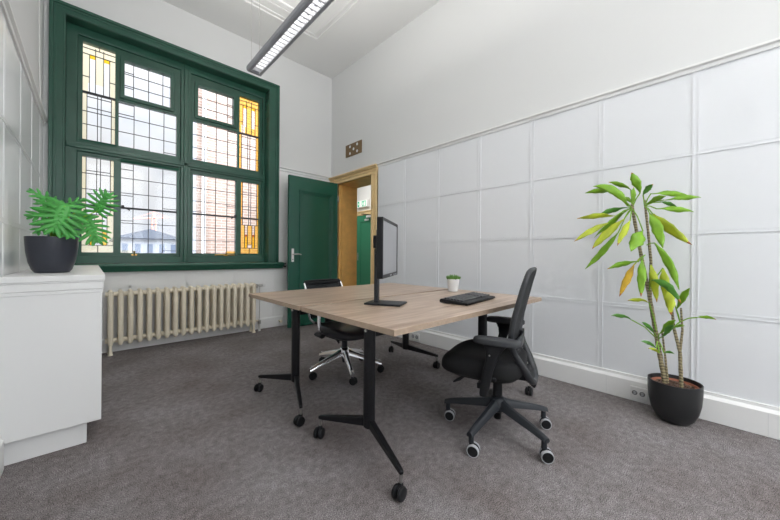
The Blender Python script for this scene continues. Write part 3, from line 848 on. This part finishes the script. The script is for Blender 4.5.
# ================================================================== ON THE DESK
mo = thing('monitor', 'black flat monitor on a slim stand, turned towards the near office chair', 'monitor', (1.345, 1.43, .75))
A, B_ = Vector((1.168, 1.292, 0)), Vector((1.540, 1.548, 0))
ux = (B_-A).normalized(); un = Vector((ux.y, -ux.x, 0))   # un faces the chair
def mon(m): return m.xform(Matrix(((ux.x, -un.x, 0, A.x), (ux.y, -un.y, 0, A.y), (0, 0, 1, 0), (0, 0, 0, 1))))
WD = (B_-A).length
b = MB(); b.box(0, WD, .0, .030, .924, 1.270, 'plastic'); b.prism([(.05, .99), (.05, 1.20), (.04, 1.225), (.028, 1.235), (.028, .955), (.04, .965)], 0, .07, WD-.07, 'plastic')
mon(b).build('housing', mo, bevel=.004)
b = MB(); b.grid([0, .016, WD-.016, WD], [.924, .946, 1.252, 1.270], lambda x, z: not (.016 < x < WD-.016 and .946 < z < 1.252), -.006, .002, 'blackmetal'); mon(b).build('bezel', mo, bevel=.002)
b = MB(); b.box(.015, WD-.015, -.0025, .003, .945, 1.253, 'screen'); mon(b).build('screen', mo)
b = MB()
for k in range(5): mon(MB().box(WD-.15+k*.024, WD-.138+k*.024, -.0075, -.0055, .930, .936, 'wheelrim')).build('button', mo)
b.box(WD/2-.022, WD/2+.022, -.0072, -.0055, .930, .940, 'wheelrim')
mon(b).build('badge', mo)
P0 = Vector((1.314, 1.498, 0))
b = MB(); q = (P0-A); lx = q.dot(ux); ly = q.dot(-un)
b.box(lx-.026, lx+.026, ly-.012, ly+.012, .762, 1.09, 'greyplastic'); b.prism([(ly-.012, 1.085), (ly+.012, 1.085), (ly+.012, 1.095), (ly-.03, 1.125), (ly-.03, 1.10)], 0, lx-.026, lx+.026, 'greyplastic')
mon(b).build('stand_post', mo, bevel=.004)
b = MB(); b.box(lx-.04, lx+.04, .045, ly+.016, 1.10, 1.18, 'plastic'); mon(b).build('tilt_joint', mo, bevel=.006)
b = MB()
u1 = Vector((math.cos(R(28)), math.sin(R(28)), 0)); u2 = Vector((-u1.y, u1.x, 0))
Cb = Vector((1.342, 1.448, 0))
b.box(-.080, .076, -.120, .112, .752, .763, 'greyplastic')
b.xform(Matrix(((u1.x, u2.x, 0, Cb.x), (u1.y, u2.y, 0, Cb.y), (0, 0, 1, 0), (0, 0, 0, 1)))).build('stand_base', mo, bevel=.003)
for dx, dy in ((-.06, -.10), (.06, -.10), (-.06, .09), (.06, .09)):
    c = Cb + u1*dx + u2*dy; MB().cyl((c.x, c.y, .75), (c.x, c.y, .753), .008, 'dark', n=8).build('rubber_foot', mo)

kb = thing('keyboard', 'black keyboard lying on the near desk in front of the office chair', 'keyboard', (1.872, 1.182, .75), R(7))
kb.scale = (.93, 1, 1)
W = dict(world=False)
b = MB(); b.prism([(-.095, .004), (-.10, .012), (-.092, .018), (.085, .030), (.095, .024), (.097, .010), (.09, .006)], 0, -.245, .245, 'plastic'); b.build('case', kb, bevel=.004, **W)
b = MB()
tilt = lambda y: .0205 + (y+.06)*.066
for r_ in range(6):
    y = -.052 + r_*.0225
    x = -.228
    while x < .225:
        w = .017
        if r_ == 0 and -.14 < x < -.02: w = .113
        if not (.055 < x < .068 or .128 < x < .14):
            b.box(x, min(x+w, .232), y-.0085, y+.0085, tilt(y)-.003, tilt(y)+.0085, 'keycap')
        x += w+.0025
b.build('keys', kb, bevel=.0015, seg=1, **W)
for s in (-1, 1):
    b = MB(); b.box(s*.20-.012, s*.20+.012, .062, .074, 0, .012, 'plastic'); b.build('foot', kb, **W)
b = MB(); b.box(-.23, .23, -.088, -.078, .0, .006, 'dark'); b.build('front_foot', kb, **W)

su = thing('potted_succulent', 'tiny green succulent in a white pot on the desk beyond the keyboard', 'plant', (2.265, 1.585, .75))
b = MB(); b.lathe([(.034, .0), (.040, .003), (.052, .100), (.0525, .108), (.049, .108), (.046, .095), (.01, .094)], 'whiteceramic', n=28); b.build('pot', su, **W)
b = MB(); b.lathe([(.046, .094), (.047, .098), (.01, .10)], 'soil', n=20); b.build('soil', su, **W)
b = MB()
for i in range(46):
    a = i*2.39996; r_ = .006*math.sqrt(i)+.003; tl = .5+.9*r_/.045
    d = Vector((math.cos(a), math.sin(a), 0)); p = d*r_ + Vector((0, 0, .098)); q = p + d*(.024*math.sin(tl)) + Vector((0, 0, .034*math.cos(tl)+.022))
    b.tube([p, p.lerp(q, .5)+d*.003, q], [.004, .0085, .0015], 'succulent', 6, .55)
b.build('leaves', su, **W)

# ================================================================== BIG PLANT BY THE WALL
dr = thing('potted_dracaena', 'tall corn plant with drooping yellowish leaves in a big black floor pot', 'plant', (2.74, .20, 0))
pc = (2.74, .20, 0)
b = MB(); b.lathe([(.05, .0), (.075, .004), (.098, .03), (.118, .075), (.129, .13), (.134, .19), (.1355, .245), (.135, .258), (.128, .258), (.126, .245), (.122, .19), (.02, .19)], 'potblack', pc, 48)
b.build('pot', dr)
b = MB(); b.lathe([(.116, .19), (.119, .236), (.113, .238), (.110, .225), (.10, .22)], 'terracotta', pc, 40, False, False); b.build('inner_pot', dr, solid=.002)
b = MB()
rng = random.Random(5)
rings = [[(pc[0]+r_*math.cos(k*math.pi/16), pc[1]+r_*math.sin(k*math.pi/16), .222+.006*rng.random()) for k in range(32)] for r_ in (.111, .09, .06, .03, .006)]
b.rings(rings, 'soil', False, True)
for i in range(40):
    a = rng.random()*6.28; r_ = .1*math.sqrt(rng.random()); c = Vector((pc[0]+r_*math.cos(a), pc[1]+r_*math.sin(a), .228))
    b.ball(c, .007+.006*rng.random(), 'soil', 6, (1, .7, .6))
b.build('soil', dr)
LEAVES=[
 ((2.69, 0.418, 1.392), (2.655, 0.37, 1.484), (2.62, 0.388, 1.559), (2.59, 0.407, 1.615), 0.06, 'g'),
 ((2.69, 0.418, 1.392), (2.683, 0.423, 1.516), (2.676, 0.486, 1.562), (2.67, 0.55, 1.589), 0.032, 'g'),
 ((2.69, 0.418, 1.392), (2.648, 0.434, 1.403), (2.606, 0.511, 1.517), (2.57, 0.622, 1.553), 0.064, 'g'),
 ((2.69, 0.418, 1.392), (2.697, 0.529, 1.519), (2.704, 0.616, 1.54), (2.71, 0.708, 1.538), 0.034, 'g'),
 ((2.69, 0.418, 1.392), (2.708, 0.416, 1.422), (2.725, 0.416, 1.493), (2.74, 0.416, 1.544), 0.035, 'g'),
 ((2.69, 0.418, 1.392), (2.718, 0.423, 1.431), (2.746, 0.456, 1.468), (2.77, 0.489, 1.484), 0.032, 'g'),
 ((2.69, 0.418, 1.392), (2.672, 0.443, 1.393), (2.655, 0.526, 1.382), (2.64, 0.612, 1.35), 0.029, 'd'),
 ((2.69, 0.418, 1.392), (2.648, 0.501, 1.341), (2.606, 0.608, 1.346), (2.57, 0.721, 1.331), 0.033, 'y'),
 ((2.69, 0.418, 1.392), (2.711, 0.455, 1.378), (2.732, 0.54, 1.308), (2.75, 0.656, 1.198), 0.03, 'g'),
 ((2.69, 0.418, 1.392), (2.62, 0.541, 1.293), (2.55, 0.626, 1.239), (2.49, 0.714, 1.164), 0.05, 'y'),
 ((2.69, 0.418, 1.392), (2.637, 0.453, 1.315), (2.585, 0.545, 1.214), (2.54, 0.618, 1.11), 0.063, 'y'),
 ((2.69, 0.418, 1.392), (2.672, 0.493, 1.223), (2.655, 0.584, 1.091), (2.64, 0.686, 0.965), 0.052, 'g'),
 ((2.69, 0.418, 1.392), (2.613, 0.416, 1.297), (2.536, 0.437, 1.222), (2.47, 0.458, 1.13), 0.049, 'y'),
 ((2.69, 0.418, 1.392), (2.62, 0.349, 1.227), (2.55, 0.369, 1.167), (2.49, 0.391, 1.091), 0.095, 'g'),
 ((2.69, 0.351, 1.399), (2.669, 0.356, 1.47), (2.648, 0.328, 1.508), (2.63, 0.301, 1.525), 0.042, 'd'),
 ((2.69, 0.351, 1.399), (2.669, 0.315, 1.475), (2.648, 0.222, 1.462), (2.63, 0.136, 1.432), 0.022, 'g'),
 ((2.69, 0.351, 1.399), (2.634, 0.336, 1.404), (2.578, 0.28, 1.424), (2.53, 0.228, 1.425), 0.036, 'g'),
 ((2.69, 0.351, 1.399), (2.683, 0.251, 1.426), (2.676, 0.163, 1.431), (2.67, 0.081, 1.418), 0.022, 'g'),
 ((2.69, 0.351, 1.399), (2.7, 0.268, 1.417), (2.711, 0.227, 1.402), (2.72, 0.187, 1.368), 0.029, 'd'),
 ((2.69, 0.351, 1.399), (2.662, 0.289, 1.373), (2.634, 0.195, 1.358), (2.61, 0.108, 1.327), 0.024, 'g'),
 ((2.69, 0.351, 1.399), (2.627, 0.315, 1.336), (2.564, 0.273, 1.238), (2.51, 0.238, 1.112), 0.073, 'g'),
 ((2.69, 0.351, 1.399), (2.69, 0.307, 1.341), (2.69, 0.227, 1.244), (2.69, 0.12, 1.133), 0.068, 'y'),
 ((2.69, 0.337, 1.137), (2.655, 0.292, 1.148), (2.62, 0.22, 1.014), (2.59, 0.171, 0.858), 0.055, 'g'),
 ((2.69, 0.347, 1.07), (2.648, 0.378, 1.023), (2.606, 0.455, 1.008), (2.57, 0.535, 0.973), 0.029, 'g'),
 ((2.69, 0.347, 1.07), (2.641, 0.398, 1.003), (2.592, 0.428, 0.907), (2.55, 0.46, 0.793), 0.053, 'o'),
 ((2.69, 0.347, 1.07), (2.634, 0.355, 1.037), (2.578, 0.349, 0.929), (2.53, 0.344, 0.806), 0.06, 'g'),
 ((2.69, 0.324, 0.824), (2.655, 0.311, 1.005), (2.62, 0.291, 0.897), (2.59, 0.273, 0.773), 0.057, 'y'),
 ((2.69, 0.324, 0.824), (2.669, 0.253, 0.987), (2.648, 0.241, 0.883), (2.63, 0.229, 0.762), 0.06, 'y'),
 ((2.69, 0.324, 0.824), (2.62, 0.301, 0.909), (2.55, 0.222, 0.88), (2.49, 0.155, 0.79), 0.052, 'd'),
 ((2.69, 0.277, 0.515), (2.655, 0.32, 0.758), (2.62, 0.371, 0.773), (2.59, 0.423, 0.766), 0.024, 'y'),
 ((2.69, 0.172, 0.649), (2.641, 0.225, 0.856), (2.592, 0.214, 0.789), (2.55, 0.203, 0.706), 0.061, 'y'),
 ((2.69, 0.172, 0.649), (2.655, 0.188, 0.733), (2.62, 0.155, 0.814), (2.59, 0.123, 0.874), 0.042, 'g'),
 ((2.69, 0.172, 0.649), (2.672, 0.095, 0.691), (2.655, 0.054, 0.702), (2.64, 0.014, 0.695), 0.022, 'g'),
 ((2.69, 0.277, 0.515), (2.648, 0.408, 0.631), (2.606, 0.458, 0.655), (2.57, 0.51, 0.657), 0.022, 'd'),
 ((2.69, 0.277, 0.515), (2.662, 0.294, 0.562), (2.634, 0.322, 0.607), (2.61, 0.349, 0.632), 0.029, 'd'),
 ((2.69, 0.277, 0.515), (2.655, 0.283, 0.468), (2.62, 0.317, 0.5), (2.59, 0.351, 0.511), 0.027, 'd'),
 ((2.69, 0.277, 0.515), (2.669, 0.27, 0.436), (2.648, 0.295, 0.459), (2.63, 0.32, 0.462), 0.023, 'y'),
 ((2.69, 0.277, 0.515), (2.672, 0.245, 0.441), (2.655, 0.219, 0.457), (2.64, 0.193, 0.453), 0.019, 'd'),
 ((2.69, 0.277, 0.515), (2.648, 0.268, 0.563), (2.606, 0.224, 0.631), (2.57, 0.182, 0.676), 0.036, 'g'),
 ((2.69, 0.277, 0.515), (2.641, 0.253, 0.547), (2.592, 0.22, 0.609), (2.55, 0.189, 0.648), 0.036, 'd'),
 ((2.69, 0.172, 0.649), (2.662, 0.198, 0.611), (2.634, 0.171, 0.635), (2.61, 0.146, 0.64), 0.021, 'g'),
]
STEMS=[
 [(2.69, 0.241, 0.244), (2.69, 0.272, 0.45), (2.69, 0.3, 0.642), (2.69, 0.324, 0.811), (2.69, 0.373, 1.104), (2.69, 0.407, 1.323), (2.69, 0.418, 1.42)],
 [(2.69, 0.319, 0.772), (2.69, 0.315, 1.024), (2.69, 0.332, 1.237), (2.69, 0.351, 1.439)],
 [(2.69, 0.227, 0.249), (2.69, 0.242, 0.425), (2.69, 0.258, 0.583)],
 [(2.69, 0.163, 0.236), (2.69, 0.171, 0.46), (2.69, 0.2, 0.606), (2.69, 0.21, 0.72)],
 [(2.69, 0.171, 0.46), (2.69, 0.16, 0.601), (2.69, 0.168, 0.738)],
]
for path, r0, r1 in zip(STEMS, (.0135, .009, .0065, .0105, .007), (.0085, .0065, .005, .0065, .005)):
    pts = []
    P = [Vector(p) for p in path]
    for i in range(len(P)-1):
        for k in range(6): pts.append(P[i].lerp(P[i+1], k/6))
    pts.append(P[-1])
    n = len(pts)
    b = MB(); b.tube(pts, [(r0+(r1-r0)*i/(n-1))*(1.10 if i % 2 else .95) for i in range(n)], 'stem', 10); b.build('stem', dr)
b = MB()
rng = random.Random(8)
TY = {'g': 'leafg', 'd': 'leafd', 'y': 'leafy', 'o': 'leafo'}
for H3, B, Mi, T, w, ty in LEAVES:
    H3, B, Mi, T = map(Vector, (H3, B, Mi, T))
    L = (T-B).length
    # petiole arching from the head to the foot of the blade
    mid = H3.lerp(B, .5) + Vector((0, 0, .10*(B-H3).length))
    b.tube([H3, mid, B], [.0035, .003, .0035], TY['g' if ty != 'o' else 'y'], 6)
    wr = max(w, min(.046, L*.26)); roll = math.acos(min(1, w/wr))
    view = (B*.5 + T*.5 - Vector((0, 0, 1.055))).normalized()
    rows = []
    N = 12
    for i in range(N+1):
        t = i/N
        p = B*(1-t)**2 + (Mi*2-(B+T)*.5)*2*t*(1-t) + T*t*t
        d = ((Mi*2-(B+T)*.5-B)*(1-t)*2 + (T-(Mi*2-(B+T)*.5))*t*2).normalized()
        sd = d.cross(view).normalized(); nn = sd.cross(d).normalized()
        rl = roll*(1-.35*math.sin(3*t)) + .35*math.sin(5*t+7*L)
        q = sd*math.cos(rl) + nn*math.sin(rl); fold = q.cross(d).normalized()
        f = .84*max(.13*(1-t)+.03, math.sin(math.pi*t**.95)**.95)*(1+.10*math.sin(23*t+31*L))
        hw = wr*.5*f; wob = .09*wr*math.sin(11*t+L*40)
        rows.append([p + q*(hw*u) + fold*(.16*hw*abs(u)*1.2+wob*u*u) for u in (-1, -.5, 0, .5, 1)])
    n0 = len(b.bm.faces)
    b.rings(rows, TY[ty], closed=False)
    b.bm.faces.ensure_lookup_table()
    if ty in 'yo' or rng.random() < .25:
        for f in b.bm.faces[len(b.bm.faces)-4:]: f.material_index = b.mi('leafbrown' if ty == 'o' or rng.random() < .6 else 'leafo')
b.build('foliage', dr, solid=.0012, ang=1.2)

# ================================================================== PLANT ON THE CABINET
ph = thing('potted_philodendron', 'green split-leaf plant in a dark slate pot standing on the white cabinet', 'plant', (-.166, 2.80, .937))
b = MB(); b.lathe([(.060, .0), (.074, .003), (.086, .02), (.100, .065), (.110, .13), (.1145, .195), (.115, .216), (.109, .216), (.107, .195), (.1, .19), (.02, .188)], 'potblue', n=48); b.build('pot', ph, **W)
b = MB(); b.lathe([(.106, .186), (.106, .194), (.05, .198), (.01, .199)], 'soil', n=24); b.build('soil', ph, **W)
b = MB(); leaf = MB()
def lobed(base, tip, width, nrm, lobes=6, curl=.12):
    """split leaf: a slim body along the midrib with separate tapering fingers to both sides"""
    base, tip = Vector(base), Vector(tip); nrm = Vector(nrm).normalized()
    d = tip-base; L = d.length; d.normalize(); s = nrm.cross(d).normalized(); n = d.cross(s)
    def P(u, v):                                  # u along 0..1, v across in metres
        return base + d*(L*u) + s*v + n*(-curl*L*(u-.4)**2 - 1.4*v*v)
    rows = [[P(u, width*h*q) for q in (-1, -.5, 0, .5, 1)] for u, h in ((-.10, .02), (.0, .13), (.2, .15), (.5, .11), (.8, .06), (1., .008))]
    leaf.rings(rows, 'philo', closed=False)
    for k in range(lobes):
        f = k/(lobes-1)
        u0 = -.02 + .80*f
        ln = width*.55*(math.sin(math.pi*(.24+.66*f))**.7)
        ang = R(118 - 82*f)
        for sg in (-1, 1):
            rr_ = []
            for t, w_ in ((.0, .62), (.3, .95), (.6, 1.), (.85, .72), (.96, .35), (1., .05)):
                uu = u0 + (ln/L)*t*math.cos(ang) + .07*t*t; vv = ln*t*math.sin(ang)
                hw = min(L, width*1.2)*.066*w_
                rr_.append([P(uu+math.sin(ang)*hw*q/L, sg*(vv-math.cos(ang)*hw*q)) for q in (-1, 0, 1)])
            leaf.rings(rr_, 'philo', closed=False)
Z0 = Vector((-.166, 2.80, 1.13))
PL = [((-.112, 2.72, 1.338), (-.155, 2.66, 1.172), .235, (.15, -1, .35), 7), ((-.148, 2.78, 1.352), (-.262, 2.76, 1.425), .10, (-.1, -.8, .6), 5),
      ((-.135, 2.74, 1.308), (-.265, 2.70, 1.262), .12, (-.2, -.9, .5), 6), ((-.132, 2.83, 1.345), (-.025, 2.84, 1.408), .11, (.1, -.7, .8), 5),
      ((.035, 2.82, 1.335), (.088, 2.80, 1.462), .17, (.2, -1, .1), 7), ((-.012, 2.80, 1.272), (.035, 2.74, 1.120), .19, (.3, -1, .4), 7),
      ((-.17, 2.74, 1.245), (-.225, 2.68, 1.165), .10, (-.1, -.9, .5), 5), ((-.06, 2.86, 1.33), (.0, 2.86, 1.20), .15, (.2, -1, .3), 6),
      ((-.19, 2.86, 1.33), (-.235, 2.92, 1.415), .09, (-.2, -.8, .6), 5), ((-.10, 2.74, 1.245), (-.085, 2.67, 1.148), .13, (.1, -1, .4), 6)]
for bs, tp, w_, nm, lb in PL:
    lobed(bs, tp, w_, nm, lb)
    c = Vector(bs); o = Vector((c.x*.25-.166*.75, 2.80, 1.13))
    b.tube([o, o.lerp(c, .5) + Vector((0, 0, .05)), c], [.0045, .004, .003], 'leafg', 6)
b.build('leaf_stalks', ph); leaf.build('foliage', ph, solid=.0012, ang=1.2)

# ================================================================== OUTSIDE THE WINDOW
struct(MB().box(-60, 120, YF+.3, 160, -3.2, -3.0, 'ground').build('ground'))
bb = thing('brick_building', 'pale brick building close outside the right half of the window', 'building', (6, 9, -3))
MB().prism([(1.83, 9.0), (12, 9.0), (12, 15), (3.4, 15)], 2, -3, 9, 'brick').build('brick_wall', bb)
b = MB(); b.box(1.78, 1.88, 8.9, 9.0, -3, 9, 'house'); b.build('corner_strip', bb)
b = MB(); b.cyl((2.055, 8.93, -3), (2.055, 8.93, 9), .05, 'whiteceramic', n=12); b.build('drainpipe', bb)
for z in (.6, 4.2):
    f = MB(); f.grid([3.55, 3.65, 4.55, 4.65], [z, z+.1, z+1.9, z+2.], lambda x, zz: not (3.65 < x < 4.55 and z+.1 < zz < z+1.9), 8.95, 9.0, 'whiteceramic'); o = f.build('window', bb)
    MB().box(3.65, 4.55, 8.98, 9.005, z+.1, z+1.9, 'winglass').build('pane', o)
def low_house(label, x0, x1, y, wall_z, peak_z, dep):
    h = thing('low_house', label, 'house', ((x0+x1)/2, y, -3))
    MB().box(x0, x1, y, y+dep, -3, wall_z, 'house').build('walls', h)
    m_ = (x0+x1)/2; o = (x1-x0)*.06
    b = MB(); b.prism([(x0-o, wall_z-.02), (x1+o, wall_z-.02), (x1+o, wall_z+.12), (m_, peak_z), (x0-o, wall_z+.12)], 1, y-.3, y+dep+.3, 'rooftile'); b.build('roof', h)
    n = 5
    for k in range(n):
        a = x0+(x1-x0)*(k+.28)/n; w_ = (x1-x0)/n*.45
        MB().box(a, a+w_, y-.04, y+.02, wall_z-1.0, wall_z-.35, 'winglass').build('window', h)
low_house('low pale house with slate blue gable roof, far outside the left window half', 1.45, 5.15, 30, 2.15, 2.95, 8)
low_house('low blue-grey building at the foot of the brick wall outside', 5.7, 7.7, 22, 1.7, 2.1, 6)
cr = thing('tower_crane', 'distant pale red tower crane against the sky', 'crane', (10.6, 90, -3))
b = MB()
for dx in (-.35, .35):
    for dy in (-.35, .35): b.box(10.6+dx-.1, 10.6+dx+.1, 90+dy-.1, 90+dy+.1, -3, 9.4, 'crane')
for k in range(9): b.tube([(10.2, 89.6, -3+k*1.35), (11.0, 89.6, -1.65+k*1.35)], .07, 'crane', 6)
b.build('mast', cr)
b = MB(); b.tube([(7.0, 90, 8.9), (10.6, 90, 9.3), (13.4, 90, 9.7)], .16, 'crane', 6); b.tube([(7.0, 90, 8.9), (10.6, 90, 10.7), (13.4, 90, 9.7)], .06, 'crane', 6); b.build('jib', cr)
b = MB(); b.box(10.3, 10.9, 89.7, 90.3, 9.3, 10.7, 'crane'); b.build('cab', cr)

# unseen strip lamp added behind the camera to help brighten the room
l2_ = copy_tree(lp); l2_.location = (1.25, -1.2, 2.97); l2_.scale = (1, .66, 1)
l2_['label'] = 'added long grey strip lamp behind the camera, unseen, there to brighten the room'

# ================================================================== LIGHT
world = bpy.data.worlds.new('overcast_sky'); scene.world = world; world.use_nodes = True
nt = world.node_tree; bg = nt.nodes['Background']
tc = nt.nodes.new('ShaderNodeTexCoord'); mp = nt.nodes.new('ShaderNodeMapping'); mp.inputs['Scale'].default_value = (1.3, 1.3, 3.2)
nz = nt.nodes.new('ShaderNodeTexNoise'); nz.inputs['Scale'].default_value = 2.6; nz.inputs['Detail'].default_value = 6
rp = nt.nodes.new('ShaderNodeValToRGB')
rp.color_ramp.elements[0].position = .3; rp.color_ramp.elements[0].color = (.80, .86, .98, 1)
rp.color_ramp.elements[1].position = .65; rp.color_ramp.elements[1].color = (1, 1, 1, 1)
for a, c in ((tc.outputs['Generated'], mp.inputs[0]), (mp.outputs[0], nz.inputs['Vector']), (nz.outputs['Fac'], rp.inputs['Fac']), (rp.outputs[0], bg.inputs['Color'])): nt.links.new(a, c)
# overcast: the sky brightens from the horizon to the zenith
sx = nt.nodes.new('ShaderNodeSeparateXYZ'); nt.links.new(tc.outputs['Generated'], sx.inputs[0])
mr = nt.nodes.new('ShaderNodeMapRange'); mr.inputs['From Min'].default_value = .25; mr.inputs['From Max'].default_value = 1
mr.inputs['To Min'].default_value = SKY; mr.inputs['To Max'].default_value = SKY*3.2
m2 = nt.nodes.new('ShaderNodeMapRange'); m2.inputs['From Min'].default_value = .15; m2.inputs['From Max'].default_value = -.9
m2.inputs['To Min'].default_value = 1; m2.inputs['To Max'].default_value = BACK      # extra sky brightness added behind the camera to light the room
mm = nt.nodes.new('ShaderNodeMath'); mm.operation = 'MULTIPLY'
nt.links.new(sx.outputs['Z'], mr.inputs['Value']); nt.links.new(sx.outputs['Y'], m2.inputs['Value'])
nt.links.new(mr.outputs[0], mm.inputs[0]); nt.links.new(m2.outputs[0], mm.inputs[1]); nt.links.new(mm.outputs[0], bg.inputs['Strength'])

def area(name, loc, rot, sx, sy, power, col=(1, 1, 1), portal=False):
    l = bpy.data.lights.new(name, 'AREA'); l.shape = 'RECTANGLE'; l.size = sx; l.size_y = sy; l.energy = power; l.color = col
    if portal: l.cycles.is_portal = True
    o = bpy.data.objects.new(name, l); COL.objects.link(o); o.location = loc; o.rotation_euler = rot
    return o
# daylight enters through the window openings
area('portal_far', ((WO[0]+WO[1])/2, YF+.27, (WZ[0]+WZ[1])/2), (R(-90), 0, 0), WO[1]-WO[0], WZ[1]-WZ[0], 1, portal=True)
for a, c in BW: area('portal_back', ((a+c)/2, YB-.21, 2.15), (R(90), 0, 0), c-a, 2.5, 1, portal=True)
# fill light added at both strip lamps, upwards and downwards, to brighten the room
area('fill_downlight', (1.249, 1.7, 2.97+.046), (0, 0, 0), .07, 3.2, DOWN, (1, .98, .95))
area('fill_uplight', (1.249, 1.7, 2.97+.10), (R(180), 0, 0), .10, 3.2, UP1, (1, .98, .95))
area('fill_uplight', (1.249, -1.2, 2.97+.10), (R(180), 0, 0), .10, 2.1, UP, (1, .98, .95))
area('fill_downlight', (1.249, -1.2, 2.97+.046), (0, 0, 0), .07, 2.1, DOWN2, (1, .98, .95))
area('hall_ceiling_light', (4.05, 5.3, 2.98), (0, 0, 0), .5, 1.6, HALL, (1, .97, .92))

# ================================================================== CAMERA
cam = bpy.data.cameras.new('camera'); co = bpy.data.objects.new('camera', cam); COL.objects.link(co)
cam.sensor_fit = 'HORIZONTAL'; cam.sensor_width = 36; cam.lens = 36*314.57/780; cam.clip_start = .02; cam.clip_end = 500
cam.shift_y = -(260-255.518)/780
yaw = .76148
fwd = Vector((math.sin(yaw), math.cos(yaw), 0)); rt = Vector((math.cos(yaw), -math.sin(yaw), 0)); up = Vector((0, 0, 1))
ro = R(.3907)
r2 = rt*math.cos(ro) + up*math.sin(ro); u2 = up*math.cos(ro) - rt*math.sin(ro)
co.matrix_world = Matrix(((r2.x, u2.x, -fwd.x, 0), (r2.y, u2.y, -fwd.y, 0), (r2.z, u2.z, -fwd.z, 1.055), (0, 0, 0, 1)))
scene.camera = co
vs = scene.view_settings
vs.view_transform = 'Standard'; vs.look = 'None'; vs.gamma = 1; vs.use_curve_mapping = False
vs.exposure = EXPO
